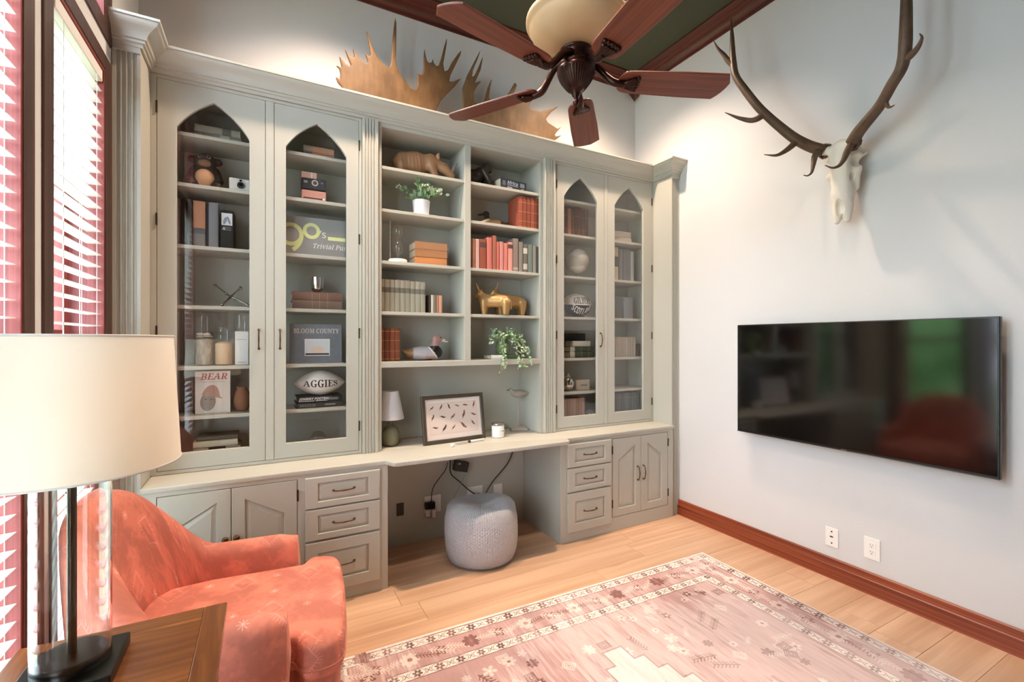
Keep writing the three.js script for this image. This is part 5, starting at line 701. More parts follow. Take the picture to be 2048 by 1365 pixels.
for (let i = 0; i < 9; i++) book(NTH[i] + ' from the left of nine grey beige volumes with dark spine labels', { x: 0.667 + i * 0.0345, y: C4 + e, z: -3.03, t: 0.0335, h: 0.214 - (i > 5 ? 0.003 : 0), d: 0.15, color: [0xb5ad98, 0xbab29d, 0xb0a893][i % 3], group: 'matching grey beige volumes', bands: [[0.60, 0.76, 0x827c6c]] });
{ const c = [['thin dark brown book right of the grey beige volumes', 0x4a3930, 0.013], ['thin cream book among the small books', 0xddd0bd, 0.021], ['thin grey book among the small books', 0x8d8178, 0.018], ['thin orange book among the small books', 0xcf8d68, 0.015], ['peach book at the right end of the small books', 0xe0a68a, 0.024]]; let x = 0.985; for (const [l, h, t] of c) { book(l, { x: x + t / 2, y: C4 + e, z: -3.03, t, h: 0.126, d: 0.1, color: h }); x += t + 0.001; } }
for (let i = 0; i < 4; i++) book(NTH[i] + ' from the left of four red brown leather volumes beside the duck decoy', { x: 0.667 + i * 0.0345, y: C5 + e, z: -3.03, t: 0.033, h: 0.216, d: 0.15, color: [0x8a4a34, 0x7d4230, 0x955238, 0x86482f][i], group: 'leather volumes beside the duck decoy', bands: [[0.06, 0.075], [0.3, 0.31], [0.62, 0.63], [0.9, 0.915]] });
{ // duck decoy
  const t = thing('duck_decoy', 'painted duck decoy with white back, black breast and rosy head', 'decoy', [0.968, C5 + e, -3.07], -0.12);
  const P = [[[-0.02, 0.048, 0], [0.105, 0.046, 0.05]], [[0.065, 0.055, 0], [0.055, 0.048, 0.044]], [[-0.115, 0.052, 0], [-0.145, 0.064, 0], 0.026, 0.010], [[0.06, 0.085, 0], [0.072, 0.125, 0], 0.027, 0.023], [[0.075, 0.145, 0], [0.095, 0.148, 0], 0.030, 0.026]], f0 = solid(P, 0.016);
  const g = paintVerts(nets((p) => Math.max(f0(p), 0.004 - p[1]), [-0.17, -0.002, -0.06], [0.14, 0.185, 0.06], 0.0048), (x, y, z) => { if (y > 0.098 + 0.1 * 0) return x > 0.02 ? 0xa88480 : 0xa9a3a6; const k = x - 0.02 - (0.10 - y) * 0.75; if (k > 0.0) return 0x191413; if (k > -0.009) return 0xe8e4e0; if (x < -0.085) return 0x8b6238; return y < 0.03 && x > 0 ? 0xb89088 : 0xb3adb3; });
  part(t, 'body', g, new THREE.MeshPhysicalMaterial({ vertexColors: true, roughness: 0.35 }));
  part(t, 'bill', merge(sph(0.016, 0.125, 0.137, 0, 1.2, 0.62, 0.75), sph(0.012, 0.146, 0.128, 0, 1.3, 0.42, 0.9)), M(0xdcdad4, 0.4), 'pale bill'); part(t, 'eye', merge(sph(0.004, 0.104, 0.156, 0.0235), sph(0.004, 0.104, 0.156, -0.0235)), M(0x0a0806, 0.1)); part(t, 'keel', RB(0.09, 0.008, 0.03, 0.003, 0.0, 0.004, 0, 1), M(0x5b4534, 0.6));
}
// ---- open shelves, right half
{ // bronze gorilla
  const t = thing('gorilla_figurine', 'dark bronze gorilla figurine walking on its knuckles', 'figurine', [1.37, C1 + e, -3.12], -0.25);
  const P = [[[-0.02, 0.085, 0], [0.065, 0.05, 0.045]], [[0.035, 0.11, 0], [0.045, 0.045, 0.05]], [[0.072, 0.15, 0], [0.034, 0.036, 0.030]], [[0.088, 0.137, 0], [0.022, 0.018, 0.020]]]; for (const s of [-1, 1]) P.push([[0.045, 0.115, s * 0.045], [0.075, 0.06, s * 0.055], 0.026, 0.019], [[0.075, 0.06, s * 0.055], [0.092, 0.014, s * 0.05], 0.018, 0.014], [[-0.06, 0.075, s * 0.03], [-0.048, 0.035, s * 0.042], 0.030, 0.020], [[-0.048, 0.035, s * 0.042], [-0.06, 0.012, s * 0.042], 0.018, 0.013]);
  t.scale.setScalar(1.12); part(t, 'body', nets((p) => Math.max(solid(P, 0.014)(p), -p[1]), [-0.11, -0.003, -0.085], [0.13, 0.20, 0.085], 0.0055), M(0x4a423b, 0.3, { metalness: 0.3 }));
  part(t, 'brow', merge(sph(0.012, 0.098, 0.158, 0.012, 0.8, 0.6, 1.2), sph(0.012, 0.098, 0.158, -0.012, 0.8, 0.6, 1.2)), M(0x4a423b, 0.3, { metalness: 0.4 }));
}
{
  const b = book('thick blue grey travel book lying with its white title showing', { x: 1.505, y: C1 + e, z: -2.975, t: 0.075, h: 0.225, d: 0.14, color: 0x55565f, lying: true, turn: 0.12 });
  print(b, 'spine_title', 0.222, 0.068, (g, w, h) => { g.fillStyle = '#4c4d57'; g.fillRect(0, 0, w, h); g.fillStyle = '#efeff2'; g.font = 'bold ' + h * 0.5 + 'px sans-serif'; g.fillText('Africa', w * 0.22, h * 0.5); g.fillRect(w * 0.22, h * 0.58, w * 0.44, h * 0.06); g.fillRect(w * 0.22, h * 0.78, w * 0.2, h * 0.1); g.fillStyle = '#b7b2bb'; g.fillRect(w * 0.74, h * 0.16, w * 0.18, h * 0.44); g.fillStyle = '#8f8f99'; g.fillRect(w * 0.03, h * 0.2, w * 0.12, h * 0.5); g.fillStyle = '#efeff2'; g.fillRect(w * 0.78, h * 0.74, w * 0.12, h * 0.08); }, 512, [0.117, 0.0375, 0.0012]);
}
{ // wooden bird
  const t = thing('wooden_bird', 'low wooden bird decoy with a dark upright head', 'decoy', [1.505, C2 + e, -3.10], 2.9);
  const P = [[[0.0, 0.034, 0], [0.09, 0.034, 0.04]], [[0.055, 0.05, 0], [0.05, 0.085, 0], 0.022, 0.018], [[-0.085, 0.035, 0], [-0.115, 0.045, 0], 0.014, 0.008]];
  part(t, 'body', paintVerts(nets((p) => Math.max(solid(P, 0.014)(p), -p[1]), [-0.14, -0.003, -0.05], [0.11, 0.12, 0.05], 0.005), (x, y) => (y > 0.066 ? 0x1d2620 : x < -0.05 ? 0x4a3524 : 0xa98463)), new THREE.MeshPhysicalMaterial({ vertexColors: true, roughness: 0.45 }));
  part(t, 'head', sph(0.022, 0.055, 0.105, 0, 1.1, 0.9, 0.85), M(0x1f2a22, 0.4)); part(t, 'bill', tube([[0.075, 0.102, 0], [0.10, 0.096, 0], [0.12, 0.094, 0]], [0.009, 0.008, 0.004], 8, 4), M(0x3a3a30, 0.4));
  const s = thing('wood_whistle', 'small pale wooden stick leaning beside the wooden bird', 'ornament', [1.405, C2 + e, -3.02]); part(s, 'stick', tube([[-0.045, 0.008, 0], [0.035, 0.045, -0.02]], [0.008, 0.009], 10, 4), M(0xb9a187, 0.5)); part(s, 'foot', RB(0.03, 0.012, 0.02, 0.003, -0.045, 0.006, 0, 1), M(0xa68d72, 0.5));
}
for (let i = 0; i < 5; i++) book(NTH[i] + ' from the left of five brick red ribbed volumes beside the wooden bird', { x: 1.667 + i * 0.0342, y: C2 + e, z: -2.968, t: 0.033, h: 0.232, d: 0.17, color: [0xa5513c, 0x93452f, 0x8d4330, 0x9a4a35, 0x8a4230][i], group: 'brick red ribbed volumes', bands: [[0.02, 0.035], [0.2, 0.21], [0.5, 0.51], [0.8, 0.81]] });
{ // old cloth books
  const px = [[97, 170, 245, 0xb87f62, 'tan'], [180, 290, 255, 0xd9a79a, 'pale pink'], [300, 478, 265, 0x9a4f39, 'rust brown'], [490, 632, 215, 0xd0776a, 'rose'], [645, 755, 165, 0xa86350, 'tall brown pink'], [758, 828, 335, 0xd0705e, 'narrow coral'], [838, 945, 330, 0xd58f88, 'pink'], [955, 1058, 370, 0xd97f70, 'bright coral'], [1068, 1195, 345, 0xdf9a8c, 'salmon with a dark label'], [1205, 1350, 245, 0x8f7d74, 'grey brown mottled'], [1362, 1475, 335, 0x8a8478, 'worn olive'], [1482, 1600, 400, 0x6f675e, 'brown and white banded'], [1608, 1735, 410, 0x747f74, 'grey green'], [1742, 1848, 440, 0x8d8a82, 'speckled grey'], [1852, 1895, 470, 0x565b58, 'thin dark grey']];
  const X = (p) => { const u = (940 + p / 13.653 - 1024) / 921, s = Math.sin(YAW), c = Math.cos(YAW); return (s + u * c) * 2.97 / (c - u * s); }, Y = (p, q) => { const u = (940 + p / 13.653 - 1024) / 921, s = Math.sin(YAW), c = Math.cos(YAW); return 1.45 + (682.5 - (460 + q / 13.653)) / 921 * 2.97 / (c - u * s); };
  const bands = { 8: [[0.78, 0.92, 0x5b4038]], 11: [[0.1, 0.3, 0xc9c2b6], [0.66, 0.86, 0xcfc9bf]], 2: [[0.72, 0.9, 0x5c4033]], 9: [[0.05, 0.12, 0xb7a79e]] };
  px.forEach(([a, b, q, c, nm], i) => { const x0 = X(a), x1 = X(b), h = Y((a + b) / 2, q) - C3; book(nm + ' cloth book in the long row of old books', { x: (x0 + x1) / 2 - 0.0075, y: C3 + e, z: -2.968, t: Math.min(x1 - x0 - 0.002, 0.048), h: Math.min(h, 0.265), d: 0.15, color: c, bands: bands[i] ?? [] }); });
}
{ // two brass bulls
  const bm = M(0xbd9560, 0.36, { metalness: 0.3 });
  const bull = (label, x, z, turn, sc) => {
    const t = thing('bull_figurine', label, 'figurine', [x, C4 + e, z], turn); t.scale.setScalar(sc);
    const P = [[[-0.075, 0.10, 0], [0.065, 0.105, 0], 0.042, 0.05], [[0.065, 0.11, 0], [0.105, 0.155, 0], 0.036, 0.024], [[0.105, 0.165, 0], [0.135, 0.14, 0], 0.024, 0.016]]; for (const [a, b] of [[0.07, 0.026], [0.07, -0.026], [-0.09, 0.026], [-0.09, -0.026]]) P.push([[a, 0.09, b], [a * 0.98, 0.012, b * 1.1], 0.032, 0.017]);
    part(t, 'body', nets((p) => Math.max(solid(P, 0.016)(p), -p[1]), [-0.14, -0.003, -0.07], [0.17, 0.21, 0.07], 0.0055), bm);
    part(t, 'horn', merge(...[-1, 1].map((s) => tube([[0.108, 0.175, s * 0.012], [0.104, 0.188, s * 0.055], [0.11, 0.222, s * 0.10]], [0.008, 0.006, 0.0015], 8, 6))), M(0xcdb188, 0.3, { metalness: 0.3 }), 'long curved horns'); for (const s of [-1, 1]) part(t, 'ear', sph(0.011, 0.104, 0.163, s * 0.028, 0.7, 0.5, 1.4, 10, 8), bm); part(t, 'tail', tube([[-0.114, 0.11, 0], [-0.128, 0.08, 0], [-0.126, 0.04, 0]], [0.006, 0.004, 0.006], 8, 5), bm);
  };
  bull('brass bull figurine with long horns standing in front of the other bull', 1.47, -3.02, 2.5, 1.0);
  bull('larger brass bull figurine with long horns standing behind the other bull', 1.64, -3.11, 2.98, 1.1);
}
{ // trailing plant on a small book
  book('small green book under the trailing plant pot', { x: 1.43, y: C5 + e, z: -2.985, t: 0.03, h: 0.24, d: 0.13, color: 0x4d6442, lying: true, bands: [[0.62, 1, 0xe8e8e2]] });
  const t = thing('trailing_plant', 'green trailing ivy in an olive pot hanging over the shelf edge above the desk', 'potted plant', [1.56, C5 + 0.0315, -3.055]);
  part(t, 'pot', lathe([[0, 0], [0.034, 0], [0.05, 0.02], [0.056, 0.06], [0.05, 0.09], [0.046, 0.10], [0.042, 0.10], [0.044, 0.08], [0, 0.075]], 32), M(0x6f7d54, 0.5), 'olive green pot');
  const r = rng(57), lg = leafGeo(0.022, 0.0085), st = [], lv = [[], [], [], []];
  const runs = []; for (let i = 0; i < 16; i++) { const a = r() * 6.283; runs.push([V3(0, 0.095, 0), V3(0.04 * Math.cos(a), 0.14 + 0.05 * r(), 0.03 * Math.sin(a) + 0.01), V3(0.105 * Math.cos(a), 0.115 + 0.08 * r(), Math.max(-0.1, 0.06 * Math.sin(a) + 0.03)), V3(0.14 * Math.cos(a), 0.075 + 0.07 * r(), Math.max(-0.09, 0.07 * Math.sin(a) + 0.05))]); }
  for (const [x, dx, yb] of [[-0.075, -0.02, -0.115], [-0.055, 0.0, -0.10], [0.05, 0.01, -0.105], [0.085, 0.02, -0.09], [0.13, 0.03, -0.075], [0.14, 0.02, -0.04]]) runs.push([V3(0, 0.095, 0), V3(x * 0.5, 0.135, 0.05), V3(x * 0.9, 0.075, 0.11), V3(x, 0.005, 0.138), V3(x + dx, yb, 0.142)]);
  for (const R of runs) { const c = new THREE.CatmullRomCurve3(R); st.push(tube(R, 0.001, 5, 3)); const n = Math.round(c.getLength() / 0.0075); for (let k = 2; k <= n; k++) { const q = c.getPointAt(k / n), d = V3((r() - 0.5) * 2, (r() - 0.7) * 1.4, (r() - 0.2) * 1.5); lv[Math.floor(r() * 4)].push(place(lg, q, d, r() * 6, 0.7 + 0.7 * r())); } }
  part(t, 'vine', merge(st), M(0x5f7d4c, 0.7)); lv.forEach((l, i) => part(t, 'foliage', merge(l), leafMats[i]));
}
// ---- third glass door
{ let x = 2.075; const L = [[0x4b3125, 0.036, 'dark brown'], [0x54382a, 0.032, 'dark brown'], [0xb47a5a, 0.036, 'light tan'], [0x6e4a38, 0.03, 'mid brown'], [0x5f3d2e, 0.034, 'dark brown'], [0x6a4434, 0.034, 'dark brown'], [0x633f31, 0.034, 'dark brown'], [0x7b4a38, 0.032, 'dark brown']]; L.forEach(([c, t, nm], i) => { const tan = nm === 'light tan', mid = nm === 'mid brown'; book(tan ? 'light tan leather book among dark brown books above the globe' : mid ? 'mid brown leather book right of the light tan book' : 'dark brown leather book, ' + NTH[i] + ' from the left on the shelf above the globe', { x: x + t / 2, y: S2 + e, z: -3.05, t, h: tan ? 0.222 : i === 3 ? 0.205 : 0.228 + 0.006 * (i % 3), d: 0.15, color: c, group: tan || mid ? undefined : 'dark leather books above the globe', bands: [[0.25, 0.255], [0.7, 0.705]] }); x += t + 0.001; }); }
{
  const t = thing('globe', 'white desk globe on a silver stand behind the third glass door', 'globe', [2.285, S3 + e, -3.115]);
  part(t, 'foot', lathe([[0, 0], [0.06, 0], [0.062, 0.005], [0.04, 0.012], [0.01, 0.02], [0.008, 0.036]], 32), chrome);
  const ax = 0.41; part(t, 'ball', sph(0.103, 0, 0.148, 0, 1, 1, 1, 40, 28), new THREE.MeshPhysicalMaterial({ map: dataTex(256, 128, (u, v, o) => { const n = fbm(u, v, 6, 4, 5, 711), l = sstep(0.53, 0.57, n); o[0] = lerp(0.84, 0.74, l); o[1] = lerp(0.80, 0.70, l); o[2] = lerp(0.76, 0.63, l); }), roughness: 0.25 }));
  const arc = []; for (let i = 0; i <= 20; i++) { const a = Math.PI / 2 + ax * 0.5 + i / 20 * Math.PI; arc.push([0.113 * Math.cos(a), 0.148 + 0.113 * Math.sin(a), 0]); } part(t, 'meridian', tube(arc, 0.0028, 8, 2), M(0xc9bfae, 0.3, { metalness: 0.6 })); part(t, 'pin', merge(sph(0.006, arc[0][0], arc[0][1], 0), cyl(0.004, 0.004, 0.02, 8, 0, 0.036, 0)), chrome);
}
{
  const t = thing('rugby_ball', 'white and navy rugby ball with black and white lettering behind the third glass door', 'rugby ball', [2.278, S4 + e, -3.11]);
  const R = 0.094, Lh = 0.135, prof = []; for (let i = 0; i <= 24; i++) { const s = -1 + 2 * i / 24; prof.push([Math.max(0.0005, R * Math.sqrt(Math.max(0, 1 - s * s))), s * Lh]); }
  const tx = canvasTex(1024, 1024, (g, w, h) => { g.fillStyle = '#24242e'; g.fillRect(0, 0, w, h); g.fillStyle = '#e2dcd4'; g.fillRect(w * 0.44, 0, w * 0.34, h); g.fillStyle = '#24242e'; g.fillRect(w * 0.595, 0, 5, h); g.save(); g.translate(w * 0.72, h * 0.5); g.rotate(-Math.PI / 2); g.textAlign = 'center'; g.fillStyle = '#1b1b1e'; g.font = 'bold 140px serif'; g.scale(1, 1.05); g.fillText('GILBERT', 0, 40); g.restore(); g.strokeStyle = '#55524e'; g.lineWidth = 7; g.strokeRect(w * 0.52, h * 0.43, 64, 100); g.save(); g.translate(w * 0.88, h * 0.5); g.rotate(-Math.PI / 2); g.textAlign = 'center'; g.fillStyle = '#eceae6'; g.font = 'bold 150px sans-serif'; const s = 'SCOTLAND'; for (let i = 0; i < 8; i++) { const a = (i - 3.5) * 0.19; g.save(); g.translate(Math.sin(a) * 520, -60 + (Math.cos(a) - 1) * 260 + 60); g.rotate(a * -0.6); g.fillText(s[i], 0, 50); g.restore(); } g.restore(); });
  const b = part(t, 'ball', lathe(prof, 64).rotateZ(-Math.PI / 2), new THREE.MeshPhysicalMaterial({ map: tx, roughness: 0.5 })); b.position.y = R + 0.012; b.rotation.x = Math.PI / 2 - 0.1; part(t, 'ring_stand', new THREE.TorusGeometry(0.055, 0.007, 10, 36).rotateX(Math.PI / 2).translate(0, 0.0075, 0), M(0x222228, 0.5));
}
{
  single('dark_green_box', 'dark green box standing at the back of the shelf under the rugby ball', 'box', RB(0.26, 0.2, 0.06, 0.004, 0, 0.1, 0, 2), M(0x2c3128, 0.6), [2.29, S5 + e, -3.21]);
  book('lower of two dark green books under a white book', { x: 2.152, y: S5 + e, z: -3.03, t: 0.048, h: 0.236, d: 0.14, color: 0x3f4a3c, lying: true, bands: [[0.2, 0.21], [0.5, 0.51], [0.8, 1, 0xb9b6a6]] });
  book('upper of two dark green books under a white book', { x: 2.155, y: S5 + 0.0495, z: -3.033, t: 0.040, h: 0.23, d: 0.14, color: 0x47523f, lying: true, bands: [[0.2, 0.21], [0.5, 0.51], [0.8, 1, 0xb9b6a6]] });
  book('white book lying on two dark green books', { x: 2.192, y: S5 + 0.091, z: -3.04, t: 0.045, h: 0.172, d: 0.12, color: 0xd9d2c4, lying: true });
  const t = thing('silver_ornament', 'hammered silver round jar behind the third glass door', 'ornament', [2.165, S6 + e, -3.08]); const r = rng(8), g = lathe([[0, 0], [0.026, 0], [0.03, 0.006], [0.05, 0.03], [0.056, 0.058], [0.048, 0.09], [0.03, 0.108], [0.026, 0.116], [0.032, 0.122], [0, 0.124]], 28), p = g.attributes.position; for (let i = 0; i < p.count; i++) { const k = 1 + 0.03 * Math.sin(i * 7.3); p.setX(i, p.getX(i) * k); p.setZ(i, p.getZ(i) * k); } g.computeVertexNormals(); part(t, 'jar', g, chrome); part(t, 'stopper', merge(sph(0.012, 0, 0.134, 0), cyl(0.02, 0.024, 0.008, 20, 0, 0.124, 0)), chrome);
  const q = thing('small_plaque', 'small cream lettered block beside the silver jar', 'plaque', [2.306, S6 + e, -3.07], -0.1); part(q, 'block', RB(0.13, 0.085, 0.02, 0.003, 0, 0.0425, 0, 1), M(0xcdbda6, 0.7)); print(q, 'lettering', 0.11, 0.06, (g, w, h) => { g.fillStyle = '#cdbda6'; g.fillRect(0, 0, w, h); g.fillStyle = '#6f5f4c'; for (let i = 0; i < 5; i++) g.fillRect(w * (0.3 + i * 0.11), h * 0.45, w * 0.07, h * 0.18); }, 128, [0, 0.0425, 0.0104]);
  let x = 2.075; for (let i = 0; i < 8; i++) { book(NTH[i] + ' from the left of eight pinkish tan volumes on the lowest shelf', { x: x + 0.015, y: 0.80 + e, z: -3.05, t: 0.0295, h: 0.182, d: 0.14, color: [0xb98d74, 0xc29a80, 0xb08469][i % 3], group: 'pinkish tan volumes', bands: [[0.3, 0.31], [0.7, 0.71]] }); x += 0.0305; }
  single('glass_float', 'small glass ball beside the pinkish tan volumes', 'ornament', sph(0.042, 0, 0.042, 0), M(0xf4ece6, 0.05, { transmission: 0.9, thickness: 0.05 }), [2.385, 0.80 + e, -3.07]);
}
// ---- fourth glass door
{
  for (let i = 0; i < 2; i++) book((i ? 'upper' : 'lower') + ' of two cream books lying behind the fourth glass door', { x: 2.62, y: S2 + e + i * 0.0515, z: -3.05, t: 0.05, h: 0.2 - i * 0.004, d: 0.14, color: i ? 0xcfbfae : 0xc3b5a6, lying: true });
  book('cream binder with a dark label behind the fourth glass door', { x: 2.655, y: S3 + e, z: -3.06, t: 0.055, h: 0.292, d: 0.17, color: 0xd3c2a8, bands: [[0.42, 0.72, 0x6b6460]] });
  for (const [l, x, c] of [['grey book right of the cream binder', 2.712, 0x8d8c92], ['grey violet book right of the cream binder', 2.757, 0x85838c], ['grey brown book left of the white book', 2.80, 0x8b8784]]) book(l, { x, y: S3 + e, z: -3.06, t: 0.041, h: 0.278, d: 0.17, color: c });
  book('white book at the right end beside the grey books behind the fourth glass door', { x: 2.842, y: S3 + e, z: -3.06, t: 0.036, h: 0.27, d: 0.17, color: 0xdad8d4 });
  single('storage_box', 'tall dark grey storage box behind the fourth glass door', 'box', RB(0.085, 0.19, 0.12, 0.003, 0, 0.095, 0, 1), M(0x6a6a6c, 0.6), [2.69, S4 + e, -3.13]);
  single('storage_box', 'pale grey storage box beside the dark grey box behind the fourth glass door', 'box', RB(0.1, 0.185, 0.13, 0.003, 0, 0.0925, 0, 1), M(0x99989a, 0.6), [2.79, S4 + e, -3.12]);
  for (let i = 0; i < 11; i++) book(NTH[i] + ' from the left of eleven cream volumes behind the fourth glass door', { x: 2.575 + i * 0.0295, y: S5 + e, z: -3.06, t: 0.0285, h: 0.17, d: 0.13, color: [0xc7b8a6, 0xcdbfae, 0xc0b09e][i % 3], group: 'cream volumes behind the fourth door', bands: [[0.6, 0.61]] });
  book('short dark volume at the end of the cream volumes', { x: 2.915, y: S5 + e, z: -3.06, t: 0.032, h: 0.11, d: 0.12, color: 0x574a44 });
  for (let i = 0; i < 12; i++) book(NTH[i] + ' from the left of twelve blue grey volumes on the lowest shelf', { x: 2.575 + i * 0.0305, y: 0.80 + e, z: -3.06, t: 0.0295, h: 0.196, d: 0.15, color: [0x7d8688, 0x858d8e, 0x747c80][i % 3], group: 'blue grey volumes', bands: [[0.15, 0.16], [0.8, 0.81]] });
}
// ---- desk
{
  const D = 0.755 + e;
  const l = thing('desk_lamp', 'small lamp with white shade and olive ceramic base on the desk', 'lamp', [0.735, D, -3.08]);
  part(l, 'base', lathe([[0, 0], [0.035, 0], [0.05, 0.012], [0.06, 0.045], [0.058, 0.085], [0.042, 0.118], [0.02, 0.132], [0.014, 0.14], [0, 0.141]], 36), M(0x7d7a60, 0.35), 'round olive ceramic base'); part(l, 'neck', cyl(0.007, 0.007, 0.05, 12, 0, 0.162, 0), M(0xa38a55, 0.3, { metalness: 0.8 }));
  part(l, 'shade', lathe([[0.052, 0.362], [0.088, 0.178], [0.0868, 0.178], [0.0508, 0.362], [0.052, 0.362]], 40), new THREE.MeshPhysicalMaterial({ color: 0xe9e6ea, roughness: 0.9, transmission: 0.25, thickness: 0, side: THREE.DoubleSide }), 'white tapered shade'); part(l, 'shade_fitter', merge(cyl(0.0015, 0.0015, 0.1, 6).rotateZ(Math.PI / 2).translate(0, 0.355, 0), cyl(0.005, 0.005, 0.18, 8, 0, 0.27, 0)), M(0xa38a55, 0.3, { metalness: 0.8 }));
  // framed bird print leaning back
  const f = thing('picture_frame', 'dark wooden frame with a print of many small birds leaning on the desk', 'picture', [1.16, D, -2.985], 0.10); const w = 0.475, h = 0.325, b = 0.026, inner = new THREE.Group();
  const tilt = -0.16, put = (m) => { m.rotation.x = tilt; return m; };
  const fr = rectShape(-w / 2, w / 2, 0, h, [[[-w / 2 + b, b], [w / 2 - b, b], [w / 2 - b, h - b], [-w / 2 + b, h - b]]]); put(part(f, 'frame', slab(fr, -0.012, 0.012, 0.003), M(0x4a4034, 0.45), 'dark wooden frame'));
  put(part(f, 'backing', B(w - 0.03, h - 0.03, 0.004, 0, h / 2, -0.008), M(0x5b4c3a, 0.8)));
  const pr = print(f, 'print', w - 2 * b + 0.004, h - 2 * b + 0.004, (g, W, H) => { g.fillStyle = '#e6d9d1'; g.fillRect(0, 0, W, H); g.fillStyle = '#dcc6bb'; g.fillRect(W * 0.06, H * 0.1, W * 0.88, H * 0.78); g.fillStyle = '#dfcdc3'; g.fillRect(W * 0.075, H * 0.125, W * 0.85, H * 0.73); const bird = (x, y, s, a, c) => { g.save(); g.translate(x * W, y * H); g.rotate(a); g.fillStyle = c; g.beginPath(); g.ellipse(0, 0, s * 1.15, s * 0.42, 0, 0, 7); g.fill(); g.beginPath(); g.arc(s * 1.05, -s * 0.25, s * 0.34, 0, 7); g.fill(); g.beginPath(); g.moveTo(s * 1.3, -s * 0.3); g.lineTo(s * 1.75, -s * 0.15); g.lineTo(s * 1.3, -s * 0.1); g.fill(); g.beginPath(); g.moveTo(-s * 0.8, 0); g.lineTo(-s * 2.2, s * 0.25); g.lineTo(-s * 0.8, s * 0.3); g.fill(); g.fillStyle = 'rgba(60,35,28,0.5)'; g.beginPath(); g.ellipse(-s * 0.2, s * 0.05, s * 0.8, s * 0.22, 0.1, 0, 7); g.fill(); g.restore(); }; const col = ['#8d6a5e', '#7a5a52', '#5e4842', '#a07c6e', '#96665c']; [[0.12, 0.22, 12, -0.5], [0.28, 0.21, 13, -0.9], [0.42, 0.2, 13, 1.3], [0.57, 0.2, 12, 3.6], [0.72, 0.2, 13, 3.4], [0.88, 0.2, 15, -1.2], [0.13, 0.45, 14, -1], [0.30, 0.45, 13, 0.4], [0.48, 0.46, 16, -0.6], [0.68, 0.43, 19, -1.1], [0.86, 0.45, 14, 0.5], [0.16, 0.70, 13, 0.3], [0.32, 0.73, 17, -0.8], [0.48, 0.73, 13, -0.7], [0.66, 0.70, 20, 0.9], [0.84, 0.66, 14, 1.0]].forEach(([x, y, s, a], i) => bird(x, y, s * 1.55 * W / 640, a, col[i % 5])); }, 640, [0, h / 2 * Math.cos(tilt), 0], [tilt, 0, 0], 0.5, 'print of small birds'); pr.position.set(0, h / 2 * Math.cos(tilt) - 0.001 * Math.sin(tilt), h / 2 * Math.sin(tilt) + 0.001);
  part(f, 'easel_leg', tube([[0, 0.24, -0.048], [0, 0.002, -0.12]], 0.006, 8, 3), M(0x5b4c3a, 0.8));
  const k = thing('white_knife', 'white handled letter knife lying in front of the framed bird print', 'knife', [1.21, D, -2.905], 0.16); part(k, 'handle', RB(0.115, 0.015, 0.017, 0.006, 0.083, 0.0078, 0, 2), M(0xe7e3de, 0.4)); part(k, 'collar', cyl(0.008, 0.008, 0.014, 14).rotateZ(Math.PI / 2).translate(0.019, 0.0082, 0), M(0x2c2a28, 0.3)); part(k, 'blade', extrude([[0.014, -0.006], [-0.07, -0.008], [-0.098, 0.0], [-0.07, 0.007], [0.014, 0.006]], 0.002).rotateX(-Math.PI / 2).translate(0, 0.006, 0), chrome);
  single('eraser', 'small white block lying in front of the letter knife', 'block', RB(0.022, 0.02, 0.02, 0.004, 0, 0.01, 0, 2), whitePlastic, [1.085, D, -2.845], 0.2);
  const c = thing('candle_jar', 'white candle jar with silver lid on the desk', 'candle', [1.485, D, -2.985]); part(c, 'jar', lathe([[0, 0], [0.042, 0], [0.045, 0.004], [0.045, 0.083], [0.043, 0.087], [0, 0.087]], 40), whitePlastic); part(c, 'lid', lathe([[0.0445, 0.087], [0.046, 0.089], [0.046, 0.099], [0.044, 0.102], [0, 0.102]], 40), M(0xa8a49c, 0.25, { metalness: 0.9 })); print(c, 'label_print', 0.034, 0.014, (g, W, H) => { g.fillStyle = '#f1f0ec'; g.fillRect(0, 0, W, H); g.fillStyle = '#2a2826'; g.fillRect(W * 0.4, H * 0.35, W * 0.55, H * 0.36); g.fillRect(W * 0.1, H * 0.25, W * 0.06, H * 0.3); }, 64, [0.012, 0.05, 0.0456]);
  const bd = thing('shorebird_decoy', 'grey wooden shorebird on a thin pole at the right end of the desk', 'decoy', [1.735, D, -3.13], 2.9); part(bd, 'stand', RB(0.13, 0.022, 0.075, 0.004, 0, 0.011, 0, 1), M(0xa79f92, 0.7)); part(bd, 'pole', cyl(0.0035, 0.0035, 0.24, 8, 0, 0.14, 0), M(0xb09a7e, 0.6)); part(bd, 'body', nets(solid([[[0, 0.285, 0], [0.055, 0.032, 0.028]], [[0.04, 0.295, 0], [0.062, 0.318, 0], 0.018, 0.014], [[-0.045, 0.285, 0], [-0.08, 0.29, 0], 0.015, 0.006]], 0.012), [-0.1, 0.24, -0.04], [0.09, 0.345, 0.04], 0.005), M(0x9b9184, 0.7)); part(bd, 'bill', tube([[0.07, 0.318, 0], [0.095, 0.312, 0]], [0.005, 0.0015], 6, 3), M(0x3a352f, 0.5));
}
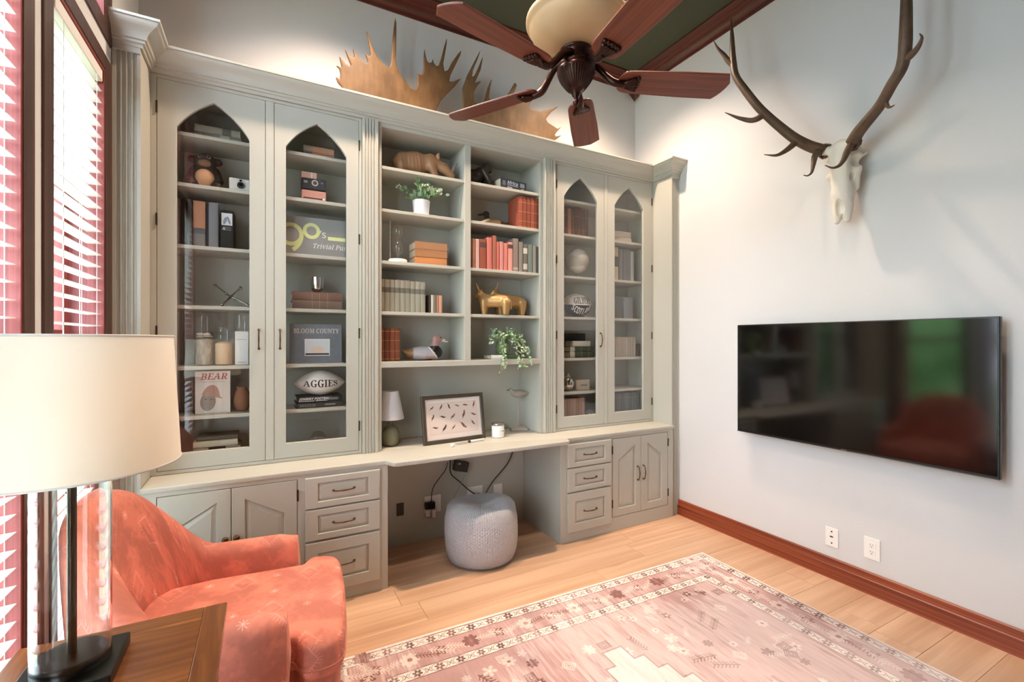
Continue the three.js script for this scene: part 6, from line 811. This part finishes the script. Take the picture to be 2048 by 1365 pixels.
// ---- kneehole: wall plates, plugs and cables
{
  const zb = ZK + 0.0005;
  const o = thing('power_outlet', 'white double outlet with a black plug low in the kneehole', 'outlet', [1.082, 0.257, zb]); part(o, 'cover_plate', RB(0.125, 0.125, 0.006, 0.002, 0, 0, 0.003, 1), whitePlastic); part(o, 'plug', merge(RB(0.075, 0.05, 0.04, 0.01, -0.03, 0.0, 0.026, 2)), blackPlastic, 'black power plug'); part(o, 'charger', merge(RB(0.03, 0.055, 0.03, 0.005, -0.045, -0.05, 0.022, 2), RB(0.028, 0.062, 0.03, 0.005, 0.0, -0.062, 0.022, 2)), M(0xd9d6d0, 0.5), 'white chargers');
  const p2 = thing('power_outlet', 'white outlet plate above the pouf at the back of the kneehole', 'outlet', [1.418, 0.275, zb]); part(p2, 'cover_plate', RB(0.125, 0.12, 0.006, 0.002, 0, 0, 0.003, 1), whitePlastic); part(p2, 'plug', RB(0.045, 0.035, 0.03, 0.008, 0.02, -0.01, 0.02, 2), blackPlastic);
  const p3 = thing('power_outlet', 'narrow white outlet plate right of the pouf at the back of the kneehole', 'outlet', [1.615, 0.265, zb]); part(p3, 'cover_plate', RB(0.075, 0.12, 0.006, 0.002, 0, 0, 0.003, 1), whitePlastic);
  const p4 = thing('cable_cover', 'black cover plate low in the left of the kneehole', 'wall plate', [0.843, 0.257, zb]); part(p4, 'cover_plate', RB(0.05, 0.088, 0.008, 0.002, 0, 0, 0.004, 1), blackPlastic); part(p4, 'screw', cyl(0.003, 0.003, 0.002, 8).rotateX(Math.PI / 2).translate(0, 0.03, 0.009), darkMetal);
  const s = thing('power_strip', 'black power strip under the desk with dangling cables', 'power strip', [1.27, 0.52, zb + 0.037], 0, undefined); part(s, 'box', RB(0.11, 0.075, 0.045, 0.006, 0.02, 0, 0, 2).rotateZ(-0.25), M(0x2a2724, 0.5)); part(s, 'switch', RB(0.02, 0.012, 0.006, 0.002, 0.0, 0.02, 0.024, 1), M(0x9d988e, 0.4)); part(s, 'bracket', B(0.02, 0.02, 0.03, 0, 0, -0.02), darkMetal);
  const cord = (label, pts, r, m) => single('cable', label, 'cable', tube(pts, r, 6, 6), m);
  cord('dark cable from the power strip to the left outlet', [[1.19, 0.555, zb + 0.03], [1.17, 0.50, zb + 0.03], [1.13, 0.45, zb + 0.025], [1.075, 0.38, zb + 0.03], [1.055, 0.285, zb + 0.045]], 0.003, blackPlastic);
  cord('dark cable from the power strip to the outlet above the pouf', [[1.205, 0.57, zb + 0.035], [1.212, 0.47, zb + 0.03], [1.29, 0.39, zb + 0.025], [1.36, 0.32, zb + 0.03], [1.43, 0.27, zb + 0.04]], 0.0045, blackPlastic);
  cord('thin white cable hanging from the power strip', [[1.312, 0.455, zb + 0.06], [1.30, 0.41, zb + 0.045], [1.265, 0.36, zb + 0.055], [1.235, 0.28, zb + 0.03], [1.215, 0.20, zb + 0.02]], 0.0025, M(0x9d9890, 0.5));
  cord('dark cable rising from behind the pouf to the desk at the right', [[1.50, 0.27, zb + 0.02], [1.555, 0.35, zb + 0.02], [1.63, 0.42, zb + 0.02], [1.69, 0.48, zb + 0.02], [1.735, 0.56, zb + 0.02], [1.76, 0.70, zb + 0.03]], 0.004, M(0x3a2a20, 0.5));
}
scene.traverse((o) => { if (o.isLight && o.shadow) o.castShadow = !o.isRectAreaLight; });
renderer.render(scene, camera);
